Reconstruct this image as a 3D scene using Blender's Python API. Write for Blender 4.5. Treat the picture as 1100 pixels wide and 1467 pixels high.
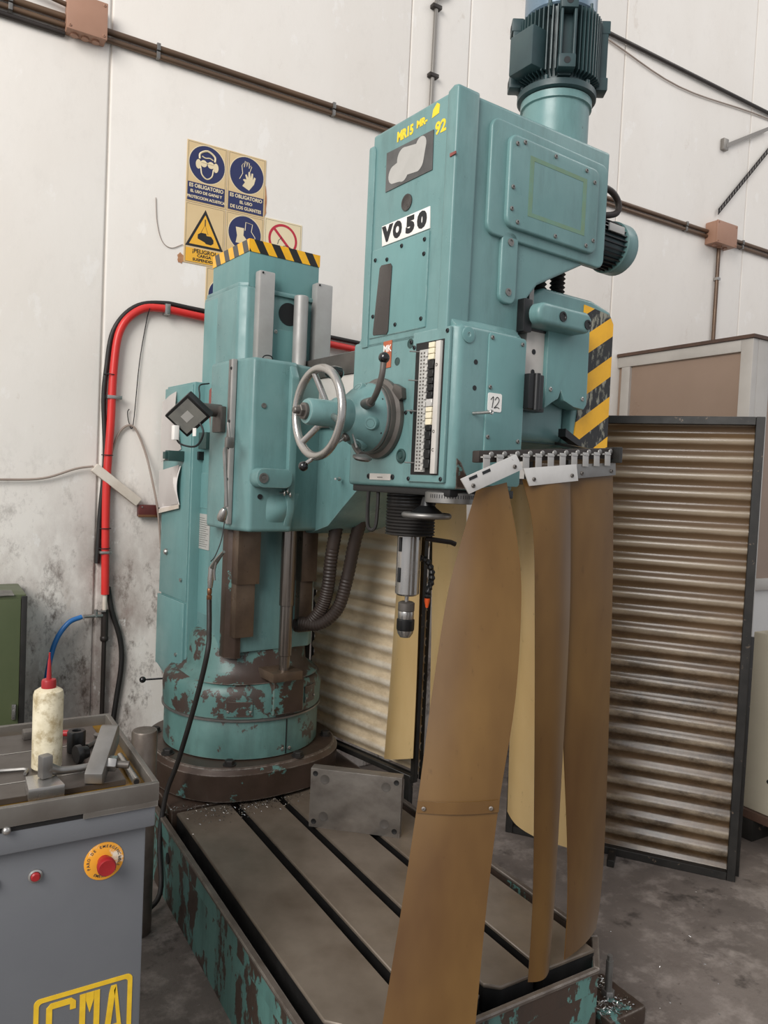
import bpy, bmesh, math, random
from mathutils import Vector, Matrix
random.seed(7)
sc = bpy.context.scene
COL = sc.collection
for o in list(bpy.data.objects): bpy.data.objects.remove(o)

# ------------------------------------------------------------ camera, light, exposure
YAW, PITCH, ROLL = math.radians(58.7), math.radians(-2.35), math.radians(2.6)
fw = Vector((math.cos(YAW)*math.cos(PITCH), math.sin(YAW)*math.cos(PITCH), math.sin(PITCH)))
r0 = Vector((math.sin(YAW), -math.cos(YAW), 0)); u0 = r0.cross(fw)
cr = r0*math.cos(ROLL)+u0*math.sin(ROLL); cu = -r0*math.sin(ROLL)+u0*math.cos(ROLL)
cam = bpy.data.objects.new('camera', bpy.data.cameras.new('camera')); COL.objects.link(cam)
cam.matrix_world = Matrix(((cr.x, cu.x, -fw.x, 0), (cr.y, cu.y, -fw.y, 0), (cr.z, cu.z, -fw.z, 1.6), (0, 0, 0, 1)))
cam.data.sensor_width = 36; cam.data.lens = 36*1080/1467; cam.data.clip_start = .05
sc.camera = cam
wd = bpy.data.worlds.new('world'); sc.world = wd; wd.use_nodes = True
wd.node_tree.nodes['Background'].inputs[0].default_value = (.93, .95, 1, 1)
wd.node_tree.nodes['Background'].inputs[1].default_value = .57
def area(name, loc, target, sx, sy, power, col=(1, .97, .93)):
    l = bpy.data.lights.new(name, 'AREA'); l.shape = 'RECTANGLE'; l.size = sx; l.size_y = sy; l.energy = power; l.color = col
    o = bpy.data.objects.new(name, l); COL.objects.link(o); o.location = loc
    o.rotation_euler = (Vector(target)-Vector(loc)).to_track_quat('-Z', 'Y').to_euler(); return o
area('overhead_light', (-5.0, -1.6, 5.6), (1.2, 2.6, 1.2), 4, 5, 620)
area('overhead_light', (6.2, .6, 6.4), (1.8, 2.7, .9), 3, 2, 50)  # weak fill added at the right for the rear sheet, no source seen
vs = sc.view_settings
vs.view_transform = 'Standard'; vs.look = 'None'; vs.gamma = 1; vs.use_curve_mapping = False; vs.exposure = 0.1

# ------------------------------------------------------------ materials
def lin(c):
    if isinstance(c, str): c = [int(c[i:i+2], 16)/255 for i in (1, 3, 5)]
    return tuple(((x/12.92) if x <= .04045 else ((x+.055)/1.055)**2.4) for x in c)+(1,)
class NT:
    def __init__(s, m): s.t = m.node_tree; s.n = s.t.nodes
    def new(s, ty, **kw):
        nd = s.n.new(ty)
        for k, v in kw.items():
            if k == 'ins':
                for a, b in v.items():
                    if isinstance(b, bpy.types.NodeSocket): s.t.links.new(b, nd.inputs[a])
                    else: nd.inputs[a].default_value = b
            else: setattr(nd, k, v)
        return nd
    def coord(s, scale=(1, 1, 1), out='Object'):
        tc = s.new('ShaderNodeTexCoord'); mp = s.new('ShaderNodeMapping', ins={'Vector': tc.outputs[out], 'Scale': scale}); return mp.outputs[0]
    def noise(s, co, scale, detail=5, rough=.6, off=0):
        if off: co = s.new('ShaderNodeMapping', ins={'Vector': co, 'Location': (off, off*.7, off*1.3)}).outputs[0]
        return s.new('ShaderNodeTexNoise', ins={'Vector': co, 'Scale': scale, 'Detail': detail, 'Roughness': rough}).outputs[0]
    def ramp(s, f, a, b, ca=0., cb=1.):
        return s.new('ShaderNodeMapRange', clamp=True, ins={'Value': f, 'From Min': a, 'From Max': b, 'To Min': ca, 'To Max': cb}).outputs[0]
    def mix(s, f, a, b, blend='MIX'):
        nd = s.new('ShaderNodeMix', data_type='RGBA', blend_type=blend)
        for i, v in ((0, f), (6, a), (7, b)):
            if isinstance(v, bpy.types.NodeSocket): s.t.links.new(v, nd.inputs[i])
            else: nd.inputs[i].default_value = v
        return nd.outputs[2]
    def math(s, op, a, b=0.):
        nd = s.new('ShaderNodeMath', operation=op)
        for i, v in ((0, a), (1, b)):
            if isinstance(v, bpy.types.NodeSocket): s.t.links.new(v, nd.inputs[i])
            else: nd.inputs[i].default_value = v
        return nd.outputs[0]
    def link(s, a, b): s.t.links.new(a, b)
MATS = {}
def mat(name, col, rough=.5, metal=0., var=None, spots=None, chips=None, bump=None, coat=0., spec=.5, scale=(1, 1, 1), edge=None, grime=None):
    """col sRGB hex; var=(scale, hex, amount) mottling; spots / chips=(scale, lo, hi, hex[, rough]) hard patches; bump=(scale, strength)"""
    m = bpy.data.materials.new(name); m.use_nodes = True; t = NT(m); b = t.n['Principled BSDF']; MATS[name] = m
    b.inputs['Roughness'].default_value = rough; b.inputs['Metallic'].default_value = metal
    b.inputs['Coat Weight'].default_value = coat; b.inputs['Specular IOR Level'].default_value = spec
    co = t.coord(scale); c = lin(col)
    if var:
        f = t.ramp(t.noise(co, var[0]), .35, .7, 0, var[2]); c = t.mix(f, c, lin(var[1]))
    r = None
    for k, s in enumerate((spots, chips)):
        if not s: continue
        f = t.ramp(t.noise(co, s[0], 8, .68, 3.1*(k+1)), s[1], s[2]); c = t.mix(f, c, lin(s[3]))
        if len(s) > 4: r = t.new('ShaderNodeMix', ins={0: f, 2: rough if r is None else r, 3: s[4]}).outputs[0]
    if grime:
        f = t.ramp(t.noise(t.coord((1, 1, .22)), grime[0], 8, .7, 7), .48, .78, 0, grime[2]); c = t.mix(f, c, lin(grime[1]))
    if edge:
        bv = t.new('ShaderNodeBevel', samples=4, ins={'Radius': edge[1]}); g = t.new('ShaderNodeNewGeometry')
        dp = t.new('ShaderNodeVectorMath', operation='DOT_PRODUCT', ins={0: bv.outputs[0], 1: g.outputs['Normal']})
        f = t.math('MULTIPLY', t.ramp(dp.outputs['Value'], .985, .90), t.ramp(t.noise(co, 22, 6, .7, 11), .42, .6, .1, edge[2])); c = t.mix(f, c, lin(edge[0]))
    if isinstance(c, bpy.types.NodeSocket): t.link(c, b.inputs['Base Color'])
    else: b.inputs['Base Color'].default_value = c
    if r is not None: t.link(r, b.inputs['Roughness'])
    elif var:
        t.link(t.ramp(t.noise(co, var[0]*2.3, 4, .6, 5), .3, .7, max(rough-.08, .03), rough+.1), b.inputs['Roughness'])
    if bump:
        bp = t.new('ShaderNodeBump', ins={'Height': t.noise(co, bump[0], 6), 'Strength': bump[1], 'Distance': .01}); t.link(bp.outputs[0], b.inputs['Normal'])
    return m
TEAL = '#6d908f'
EW = ('#a9bdb9', .004, .75); GR = (9, '#3d5250', .5)
mat('teal', TEAL, .34, var=(7, '#5a8281', .5), spots=(24, .71, .75, '#34403c'), bump=(60, .03), spec=.5, edge=EW, grime=GR)
mat('teal_panel', '#6b9493', .36, var=(4, '#5f8786', .5), spec=.45, edge=EW, grime=(7, '#48605d', .35))
mat('teal_scuffed', '#5b7f7a', .4, var=(6, '#44625e', .7), chips=(8, .60, .62, '#4a403a', .5), bump=(40, .06), edge=('#8b8178', .006, .8), grime=(10, '#37423f', .6))
mat('teal_worn', '#577974', .42, var=(6, '#456a66', .6), chips=(7, .50, .515, '#42352f', .45), bump=(40, .08), edge=('#7d7168', .006, .8), grime=(10, '#333f3c', .5))
mat('teal_flaked', '#5c847d', .5, var=(5, '#4c746f', .5), chips=(8.5, .475, .49, '#44372f', .48), bump=(30, .12), scale=(1, 1, .55), grime=(12, '#2e302d', .6))
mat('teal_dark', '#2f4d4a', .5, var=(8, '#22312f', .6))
mat('brown_worn', '#4c3d35', .36, .25, var=(8, '#33291f', .7), chips=(6, .58, .595, '#587f7a', .5), bump=(25, .1), edge=('#9b938b', .008, .8))
mat('bed_steel', '#7d7266', .36, .25, var=(5, '#5d5145', .8), spots=(3, .60, .74, '#59422c'), bump=(90, .03))
mat('slot_dark', '#161413', .6, var=(10, '#0b0a0a', .6))
mat('rim_steel', '#736a62', .36, .4, var=(12, '#52473f', .8), edge=('#b3aca4', .004, .8))
mat('steel', '#b5b2ae', .22, .85, var=(3, '#a09d99', .5))
mat('steel_dull', '#8f8d8a', .42, .75, var=(10, '#6c6863', .6))
mat('steel_plate', '#7a746d', .36, .35, var=(18, '#5d5650', .8), bump=(70, .04), scale=(.2, 1, 1), edge=('#c9c6c2', .003, .8))
mat('way_grey', '#a9a7a4', .45, .25, var=(7, '#8f8b86', .6), spots=(30, .70, .74, '#77706a'))
mat('way_oiled', '#6a5949', .32, .3, var=(6, '#3c2f27', .8))
mat('way_white', '#cfcac3', .5, 0, var=(9, '#b5aea6', .6), spots=(22, .69, .73, '#7b756d'))
mat('cast_grey', '#6d6863', .42, .55, var=(12, '#514c48', .6))
mat('tube_steel', '#88827c', .25, .85, var=(5, '#5d5147', .8), scale=(1, 1, .3))
mat('black_plastic', '#121213', .4)
mat('black_gloss', '#0d0d0e', .12, coat=.4)
mat('black_rubber', '#1a1817', .55, var=(12, '#2a2521', .6))
mat('hose_brown', '#352a24', .55, var=(9, '#221b18', .7))
mat('motor_dark', '#33484a', .4, var=(9, '#26363a', .6))
mat('motor_cowl', '#6f8494', .3, .2, var=(4, '#5b7080', .5))
mat('white_paint', '#e9e6e0', .5)
mat('white_plate', '#d7d4cf', .38, .35, var=(10, '#b4b0aa', .5), spots=(40, .70, .73, '#86807a'))
mat('ivory', '#e6dcc0', .5)
mat('ink', '#191a1c', .6)
mat('red', '#a32226', .35, var=(8, '#7f181c', .5))
mat('red_hose', '#d5312c', .36, var=(6, '#ab2222', .5))
mat('red_label', '#b5613f', .5, var=(20, '#8f4326', .6))
mat('red_oxide', '#8e4f47', .7, var=(14, '#74403a', .6))
mat('orange', '#d9551f', .45)
mat('yellow_paint', '#efc42f', .5, var=(30, '#c89c20', .5))
mat('yellow_marker', '#f2cf2e', .5)
mat('stain_olive', '#6a8467', .5, var=(20, '#5f8c83', .6))
mat('cart_grey', '#6d6f72', .5, var=(3, '#63656a', .6), spots=(18, .71, .74, '#4a4a4a'), bump=(180, .05))
mat('cart_lip', '#716d67', .4, .3, var=(7, '#574f48', .7), edge=('#a5a19b', .003, .8))
mat('cart_oily', '#8f6b25', .35, .2, var=(14, '#5a4318', .7))
mat('cart_plate', '#5f5954', .35, .5, var=(6, '#48403a', .7))
mat('bottle', '#e2d9bf', .4, var=(22, '#bcae8c', .9), spots=(34, .50, .66, '#a3926f'))
mat('blue_hose', '#2f74b8', .3)
mat('sign_cream', '#d9bf93', .45, var=(3, '#c9ac7c', .7))
mat('sign_cream_light', '#e3d3b0', .45, var=(5, '#d6c29a', .6))
mat('sign_navy', '#262d57', .45)
mat('sign_amber', '#e8ae35', .45)
mat('stop_amber', '#eca331', .45, spots=(16, .52, .60, '#efe3cf'))
mat('sign_red', '#b5263a', .45)
mat('glue_brown', '#9c5f3a', .7, var=(20, '#d9b88b', .6))
mat('box_brown', '#a77f69', .5, var=(5, '#96705b', .6))
mat('pipe_brown', '#5d4a3d', .35, .35, var=(5, '#7a6047', .6), scale=(.4, 1, 1))
mat('pipe_dark', '#38312d', .4, .3, var=(6, '#241f1d', .6))
mat('pipe_grey', '#8b8680', .4, .5)
mat('green_steel', '#545c3f', .45, var=(3, '#424e2f', .6), spots=(20, .70, .74, '#2f3322'))
mat('rag', '#8b8780', .9, var=(9, '#5b5954', .8))
mat('alu', '#c2bdb6', .4, .3, var=(3, '#a8a29b', .6))
mat('panel_brown', '#97806f', .35, var=(1.2, '#85705f', .7))
mat('panel_white', '#d5d3d0', .5, var=(2, '#c4c1bd', .5))
mat('frame_black', '#22211f', .42, .2, var=(10, '#373431', .6), chips=(24, .64, .66, '#6b5d50'))
mat('cream_cabinet', '#bdb6a3', .45, var=(3, '#aaa28e', .6), spots=(30, .72, .74, '#5f594d'))
mat('pallet_rust', '#5b4336', .6, var=(10, '#3a2b24', .8))
mat('strip_white', '#d8cfc3', .45, var=(8, '#b4a594', .7))
mat('cable_grey', '#9c8d82', .5, var=(6, '#77685e', .5))
mat('box_darkred', '#5c2420', .45, var=(14, '#3d1613', .6))
mat('paper', '#ebe7e3', .5, var=(6, '#d9cfcb', .7))
mat('lens', '#6d6d69', .15, var=(10, '#8f8d84', .6))
mat('dark_glass', '#3a3532', .2, var=(3, '#2b2725', .5))
mat('smudged_metal', '#6f6f6e', .4, .5, var=(5, '#4a4a4a', .9))
mat('plate_grey', '#b9b7b2', .5, .2, var=(14, '#a3a19c', .4))
mat('swarf', '#c9c8c6', .2, 1.)
mat('copper', '#8a6146', .35, .8)
def hazard(name, d, period, phase, yellow='#f2b41c', black='#1b1a19', scuff=.0):
    m = bpy.data.materials.new(name); m.use_nodes = True; t = NT(m); b = t.n['Principled BSDF']; MATS[name] = m
    co = t.coord(); dp = t.new('ShaderNodeVectorMath', operation='DOT_PRODUCT', ins={0: co, 1: d})
    f = t.math('FRACT', t.math('ADD', t.math('DIVIDE', dp.outputs['Value'], period), phase))
    f = t.math('GREATER_THAN', f, .5)
    blk = lin(black)
    if scuff: blk = t.mix(t.math('MULTIPLY', t.ramp(t.noise(t.coord((1, 1, .4)), 30, 8, .7), .52, .58), scuff), lin(black), lin('#9c9a88'))
    ye = t.mix(t.ramp(t.noise(co, 9), .45, .75, 0, .5), lin(yellow), lin('#c98d16'))
    t.link(t.mix(f, ye, blk), b.inputs['Base Color']); b.inputs['Roughness'].default_value = .42
    return m
hazard('hazard_end', (-.6, 0, 1), .134, .269, scuff=.8)
hazard('hazard_front', (1, 0, .62), .077, .2); hazard('hazard_side', (0, 1, -.45), .088, .35, yellow='#f0b43c', black='#4b4a48')
def pvc(name, c1, c2, trans, see):
    m = bpy.data.materials.new(name); m.use_nodes = True; t = NT(m); MATS[name] = m
    out = t.n['Material Output']; t.n.remove(t.n['Principled BSDF'])
    co = t.coord((1, 1, .35)); f = t.ramp(t.noise(co, 3.5, 4), .3, .7); f2 = t.ramp(t.noise(co, 60, 3, .6, 4), .66, .74, 0, .35)
    c = t.mix(f2, t.mix(f, lin(c1), lin(c2)), lin('#5a3d1c'))
    d = t.new('ShaderNodeBsdfDiffuse', ins={'Color': c}); tr = t.new('ShaderNodeBsdfTranslucent', ins={'Color': c})
    gl = t.new('ShaderNodeBsdfGlossy', ins={'Color': (1, 1, 1, 1), 'Roughness': .36}); tp = t.new('ShaderNodeBsdfTransparent', ins={'Color': lin(c1)})
    a = t.new('ShaderNodeMixShader', ins={0: trans, 1: d.outputs[0], 2: tr.outputs[0]})
    a2 = t.new('ShaderNodeMixShader', ins={0: see, 1: a.outputs[0], 2: tp.outputs[0]})
    fr = t.new('ShaderNodeFresnel', ins={'IOR': 1.4}); a3 = t.new('ShaderNodeMixShader', ins={0: fr.outputs[0], 1: a2.outputs[0], 2: gl.outputs[0]})
    t.link(a3.outputs[0], out.inputs[0]); return m
pvc('pvc_amber', '#8a6838', '#674724', .3, .08)
pvc('pvc_amber_backlit', '#e6cc98', '#d3b47c', .35, .07)  # lighter copy of the amber, glow from behind painted into the colour
def fibre(name, valley, crest_glint, dirt, trans, see, damt):
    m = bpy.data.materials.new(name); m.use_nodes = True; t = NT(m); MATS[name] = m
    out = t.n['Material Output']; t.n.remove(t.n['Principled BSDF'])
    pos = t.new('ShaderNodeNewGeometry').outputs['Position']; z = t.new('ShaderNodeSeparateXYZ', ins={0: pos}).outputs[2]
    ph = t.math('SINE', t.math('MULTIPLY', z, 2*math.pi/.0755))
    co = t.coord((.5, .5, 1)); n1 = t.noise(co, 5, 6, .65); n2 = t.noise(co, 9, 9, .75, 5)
    c = t.mix(t.ramp(t.math('ADD', ph, t.ramp(n1, .3, .7, -.3, .3)), .2, .85), lin(valley), lin(crest_glint))  # ridge highlights painted into the colour as pale crest bands
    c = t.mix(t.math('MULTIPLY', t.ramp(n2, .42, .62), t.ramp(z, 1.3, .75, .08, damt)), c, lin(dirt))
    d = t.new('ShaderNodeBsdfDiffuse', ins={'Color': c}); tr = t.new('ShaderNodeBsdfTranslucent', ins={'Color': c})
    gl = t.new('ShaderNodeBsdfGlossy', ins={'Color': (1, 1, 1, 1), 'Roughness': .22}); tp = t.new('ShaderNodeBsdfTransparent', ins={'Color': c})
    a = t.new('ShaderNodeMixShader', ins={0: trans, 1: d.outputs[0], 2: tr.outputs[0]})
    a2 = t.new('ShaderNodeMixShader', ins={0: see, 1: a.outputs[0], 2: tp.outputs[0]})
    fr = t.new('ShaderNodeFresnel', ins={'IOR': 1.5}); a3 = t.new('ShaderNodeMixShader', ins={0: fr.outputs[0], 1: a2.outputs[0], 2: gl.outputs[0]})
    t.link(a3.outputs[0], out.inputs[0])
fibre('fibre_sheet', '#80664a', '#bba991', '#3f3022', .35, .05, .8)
fibre('fibre_sheet_lit', '#f3e0c0', '#faf0de', '#a58c68', .3, .05, .5)  # paler copy of the sheet, light on the rear screen put into its colour
pvc('plastic_sleeve', '#f0ebe6', '#e0d8d3', .3, .2)
# wall: white paint, grime towards the ground
m = bpy.data.materials.new('wall_plaster'); m.use_nodes = True; t = NT(m); b = t.n['Principled BSDF']; MATS['wall_plaster'] = m
geo = t.new('ShaderNodeNewGeometry'); pos = geo.outputs['Position']; sep = t.new('ShaderNodeSeparateXYZ', ins={0: pos})
co = t.new('ShaderNodeMapping', ins={'Vector': pos, 'Scale': (1, 1, .55)}).outputs[0]
base = t.mix(t.ramp(t.noise(co, 1.1, 4), .3, .75), lin('#e9e4dd'), lin('#e0d9d0'))
base = t.mix(t.ramp(t.noise(co, 7, 8, .7), .60, .64, 0, .35), base, lin('#f1eeea'))
base = t.mix(t.ramp(t.noise(co, 5, 8, .7, 9), .64, .69, 0, .45), base, lin('#cbbfb3'))
hgt = t.ramp(sep.outputs[2], 1.95, 1.1)
g1 = t.math('MULTIPLY', t.ramp(t.noise(co, 2.3, 9, .72, 2), .40, .66), t.ramp(sep.outputs[2], 1.6, 1.1, 0, .95))
base = t.mix(g1, base, lin('#93827a'))
g2 = t.math('MULTIPLY', t.ramp(t.noise(co, 9, 10, .78, 6), .52, .64), t.ramp(sep.outputs[2], 1.7, .95, .04, .9))
base = t.mix(g2, base, lin('#5a4b42'))
g3 = t.math('MULTIPLY', t.ramp(t.noise(co, 14, 10, .75, 12), .6, .64), t.ramp(sep.outputs[2], 2.3, 1.2, 0, .55))
base = t.mix(g3, base, lin('#efece8'))
g4 = t.math('MULTIPLY', t.ramp(t.noise(co, 6, 8, .7, 21), .66, .69), t.math('MULTIPLY', t.ramp(sep.outputs[2], 1.95, 1.8), t.ramp(sep.outputs[2], 1.2, 1.4)))
base = t.mix(g4, base, lin('#b3845f'))
t.link(base, b.inputs['Base Color']); b.inputs['Roughness'].default_value = .75
bp = t.new('ShaderNodeBump', ins={'Height': t.noise(co, 18, 8, .65), 'Strength': .12, 'Distance': .01}); t.link(bp.outputs[0], b.inputs['Normal'])
# floor: dark oily concrete
m = bpy.data.materials.new('floor_concrete'); m.use_nodes = True; t = NT(m); b = t.n['Principled BSDF']; MATS['floor_concrete'] = m
co = t.coord(); c = t.mix(t.ramp(t.noise(co, 1.6, 8, .65), .3, .7), lin('#7f756e'), lin('#574f4a'))
c = t.mix(t.ramp(t.noise(co, 8, 9, .7, 4), .5, .66), c, lin('#90867f')); c = t.mix(t.ramp(t.noise(co, 5, 9, .7, 8), .58, .66, 0, .7), c, lin('#332d2a'))
c = t.mix(t.ramp(t.noise(co, 60, 4, .7, 2), .68, .74, 0, .6), c, lin('#a39b95'))
t.link(c, b.inputs['Base Color']); t.link(t.ramp(t.noise(co, 2.2, 6, .6, 3), .35, .65, .32, .62), b.inputs['Roughness'])
bp = t.new('ShaderNodeBump', ins={'Height': t.noise(co, 12, 9, .7), 'Strength': .3, 'Distance': .015}); t.link(bp.outputs[0], b.inputs['Normal'])

# ------------------------------------------------------------ builder
def axis_frame(d):
    d = Vector(d).normalized(); h = Vector((0, 0, 1)) if abs(d.z) < .95 else Vector((1, 0, 0))
    a = h.cross(d).normalized(); return a, d.cross(a), d
def spline(pts, n=8):
    P = [Vector(p) for p in pts]; P = [P[0]*2-P[1]]+P+[P[-1]*2-P[-2]]; out = []
    for i in range(1, len(P)-2):
        p0, p1, p2, p3 = P[i-1:i+3]
        for k in range(n):
            s = k/n; out.append(.5*((2*p1)+(p2-p0)*s+(2*p0-5*p1+4*p2-p3)*s*s+(3*p1-p0-3*p2+p3)*s**3))
    return out+[P[-2]]
class B:
    def __init__(s, M=None): s.bm = bmesh.new(); s.M = M or Matrix()
    def _v(s, p): return s.bm.verts.new(s.M @ Vector(p))
    def _bev(s, fs, w, seg):
        es = {e for f in fs for e in f.edges}
        es = [e for e in es if len(e.link_faces) == 2 and e.link_faces[0].normal.angle(e.link_faces[1].normal, 0) > .5]
        bmesh.ops.bevel(s.bm, geom=es, offset=w, segments=seg, profile=.6, affect='EDGES', clamp_overlap=True)
    def box(s, x0, x1, y0, y1, z0, z1, bev=0, seg=2):
        return s.prism([(x0, y0), (x1, y0), (x1, y1), (x0, y1)], 'z', z0, z1, bev, seg)
    def prism(s, poly, ax, a, b, bev=0, seg=2):
        """poly in the two other axes (x,y for z; y,z for x; x,z for y)"""
        f = {'z': lambda p, h: (p[0], p[1], h), 'x': lambda p, h: (h, p[0], p[1]), 'y': lambda p, h: (p[0], h, p[1])}[ax]
        lo = [s._v(f(p, a)) for p in poly]; hi = [s._v(f(p, b)) for p in poly]; n = len(poly)
        fs = [s.bm.faces.new(lo[::-1]), s.bm.faces.new(hi)]+[s.bm.faces.new((lo[i], lo[(i+1) % n], hi[(i+1) % n], hi[i])) for i in range(n)]
        bmesh.ops.recalc_face_normals(s.bm, faces=fs)
        if bev: s._bev(fs, bev, seg)
        return s
    def slab(s, corners, nrm, th, bev=0):
        """flat polygon given by 3d corners, thickness th along nrm"""
        d = Vector(nrm)*th; lo = [s._v(p) for p in corners]; hi = [s._v(Vector(p)+d) for p in corners]; n = len(lo)
        fs = [s.bm.faces.new(lo[::-1]), s.bm.faces.new(hi)]+[s.bm.faces.new((lo[i], lo[(i+1) % n], hi[(i+1) % n], hi[i])) for i in range(n)]
        bmesh.ops.recalc_face_normals(s.bm, faces=fs)
        if bev: s._bev(fs, bev, 2)
        return s
    def lathe(s, prof, c, d=(0, 0, 1), n=32, sq=None):
        """prof [(r, h)...] about axis d at c"""
        a, b_, d = axis_frame(d); c = Vector(c); rings = []
        for r, h in prof:
            if r < 1e-6: rings.append([s._v(c+d*h)]); continue
            ring = []
            for i in range(n):
                th = 2*math.pi*i/n; k = 1
                if sq: k = (abs(math.cos(th))**sq+abs(math.sin(th))**sq)**(-1/sq)
                ring.append(s._v(c+d*h+(a*math.cos(th)+b_*math.sin(th))*r*k))
            rings.append(ring)
        fs = []
        for p, q in zip(rings, rings[1:]):
            for i in range(n):
                j = (i+1) % n
                if len(p) == 1 and len(q) == 1: break
                if len(p) == 1: fs.append(s.bm.faces.new((p[0], q[i], q[j])))
                elif len(q) == 1: fs.append(s.bm.faces.new((p[i], p[j], q[0])))
                else: fs.append(s.bm.faces.new((p[i], p[j], q[j], q[i])))
        if len(rings[0]) > 1: fs.append(s.bm.faces.new(rings[0][::-1]))
        if len(rings[-1]) > 1: fs.append(s.bm.faces.new(rings[-1]))
        bmesh.ops.recalc_face_normals(s.bm, faces=fs); return s
    def cyl(s, p, q, r, r2=None, n=24, bev=0):
        p, q = Vector(p), Vector(q); L = (q-p).length; r2 = r if r2 is None else r2
        pr = [(r, 0), (r2, L)] if not bev else [(r-bev, 0), (r, bev), (r2, L-bev), (r2-bev, L)]
        return s.lathe(pr, p, q-p, n)
    def sphere(s, c, r, n=16):
        return s.lathe([(r*math.sin(math.pi*i/10), -r*math.cos(math.pi*i/10)) for i in range(11)], c, (0, 0, 1), n)
    def torus(s, c, d, R, r, n=48, m=12):
        a, b_, d = axis_frame(d); c = Vector(c)
        g = [[s._v(c+(a*math.cos(t)+b_*math.sin(t))*(R+r*math.cos(u))+d*r*math.sin(u)) for u in [2*math.pi*k/m for k in range(m)]] for t in [2*math.pi*k/n for k in range(n)]]
        fs = [s.bm.faces.new((g[i][j], g[(i+1) % n][j], g[(i+1) % n][(j+1) % m], g[i][(j+1) % m])) for i in range(n) for j in range(m)]
        bmesh.ops.recalc_face_normals(s.bm, faces=fs); return s
    def tube(s, pts, r, n=10, sm=0, rib=0):
        P = spline(pts, sm) if sm else [Vector(p) for p in pts]
        if isinstance(r, list) and len(r) != len(P): r = [r[min(int(q), len(r)-2)]*(1-(q-min(int(q), len(r)-2)))+r[min(int(q), len(r)-2)+1]*(q-min(int(q), len(r)-2)) for q in [i*(len(r)-1)/(len(P)-1) for i in range(len(P))]]
        t0 = (P[1]-P[0]).normalized(); a, b_, _ = axis_frame(t0); rings = []
        for i, p in enumerate(P):
            t1 = ((P[min(i+1, len(P)-1)]-P[max(i-1, 0)])).normalized()
            q = t0.rotation_difference(t1); a = q @ a; b_ = q @ b_; t0 = t1
            rr = r[i] if isinstance(r, list) else r
            if rib: rr = rr*(1+rib*(1 if i % 2 else -1))
            rings.append([s._v(p+(a*math.cos(2*math.pi*k/n)+b_*math.sin(2*math.pi*k/n))*rr) for k in range(n)])
        fs = [s.bm.faces.new((p[k], p[(k+1) % n], q[(k+1) % n], q[k])) for p, q in zip(rings, rings[1:]) for k in range(n)]
        fs += [s.bm.faces.new(rings[0][::-1]), s.bm.faces.new(rings[-1])]
        bmesh.ops.recalc_face_normals(s.bm, faces=fs); return s
    def hexa(s, c, d, r, h): return s.lathe([(r, 0), (r, h*.85), (r*.88, h)], c, d, 6)
    def screw(s, c, d, r, h=.004): return s.lathe([(r, 0), (r, h*.6), (r*.7, h), (r*.5, h), (r*.45, h*.3), (0, h*.3)], c, d, 12)
    def grid(s, f, nu, nv, th=0):
        g = [[s._v(f(i/nu, j/nv)) for j in range(nv+1)] for i in range(nu+1)]
        fs = [s.bm.faces.new((g[i][j], g[i+1][j], g[i+1][j+1], g[i][j+1])) for i in range(nu) for j in range(nv)]
        bmesh.ops.recalc_face_normals(s.bm, faces=fs)
        if th: bmesh.ops.solidify(s.bm, geom=fs, thickness=th)
        return s
    def text(s, body, size, M, off=0., ext=.0004, align='CENTER', sx=1.):
        cu_ = bpy.data.curves.new('t', 'FONT'); cu_.body = body; cu_.size = size; cu_.align_x = align; cu_.align_y = 'CENTER'; cu_.offset = off; cu_.extrude = ext; cu_.resolution_u = 3
        ob = bpy.data.objects.new('t', cu_); COL.objects.link(ob); me = bpy.data.meshes.new_from_object(ob)
        bpy.data.objects.remove(ob); bpy.data.curves.remove(cu_)
        me.transform(s.M @ M @ Matrix.Diagonal((sx, 1, 1, 1))); s.bm.from_mesh(me); bpy.data.meshes.remove(me); return s
ORG = {}
def add(name, b, m, parent=None, label=None, cat=None, group=None, kind=None, sharp=38):
    bm = b.bm; bm.normal_update()
    for f in bm.faces: f.smooth = True
    for e in bm.edges:
        if len(e.link_faces) == 2: e.smooth = e.link_faces[0].normal.angle(e.link_faces[1].normal, 0) < math.radians(sharp)
    xs = [v.co for v in bm.verts]
    c = Vector([(min(v[i] for v in xs)+max(v[i] for v in xs))/2 for i in range(3)])
    if not parent: c.z = min(v.z for v in xs)
    bmesh.ops.translate(bm, verts=bm.verts, vec=-c)
    me = bpy.data.meshes.new(name); bm.to_mesh(me); bm.free(); me.materials.append(MATS[m])
    o = bpy.data.objects.new(name, me); COL.objects.link(o); o.location = c; ORG[o.name] = c
    if parent: o.parent = parent; o.location = c-ORG[parent.name]
    return tag(o, label, cat, group, kind)
def tag(o, label=None, cat=None, group=None, kind=None):
    for k, v in (('label', label), ('category', cat), ('group', group), ('kind', kind)):
        if v: o[k] = v
    return o
def again(o, c, parent=None):
    """a copy of a one-mesh part or thing, sharing its mesh, with its centre at c"""
    d = o.copy(); COL.objects.link(d); c = Vector(c); ORG[d.name] = c; par = parent or o.parent; d.parent = par
    d.location = c-(ORG[par.name] if par else Vector()); return d
def thing(name, label, cat, loc, group=None, rz=0, local=False):
    e = bpy.data.objects.new(name, None); COL.objects.link(e); e.location = loc; e.rotation_euler = (0, 0, rz); e.empty_display_size = .1
    ORG[e.name] = Vector() if local else Vector(loc); return tag(e, label, cat, group)
def frame(o, x, y):
    x = Vector(x).normalized(); y = Vector(y).normalized(); z = x.cross(y)
    return Matrix(((x.x, y.x, z.x, o[0]), (x.y, y.y, z.y, o[1]), (x.z, y.z, z.z, o[2]), (0, 0, 0, 1)))
WALLF = lambda x, z, y: frame((x, y, z), (1, 0, 0), (0, 0, 1))          # faces -y
LEFTF = lambda y, z, x: frame((x, y, z), (0, -1, 0), (0, 0, 1))         # faces -x
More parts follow.
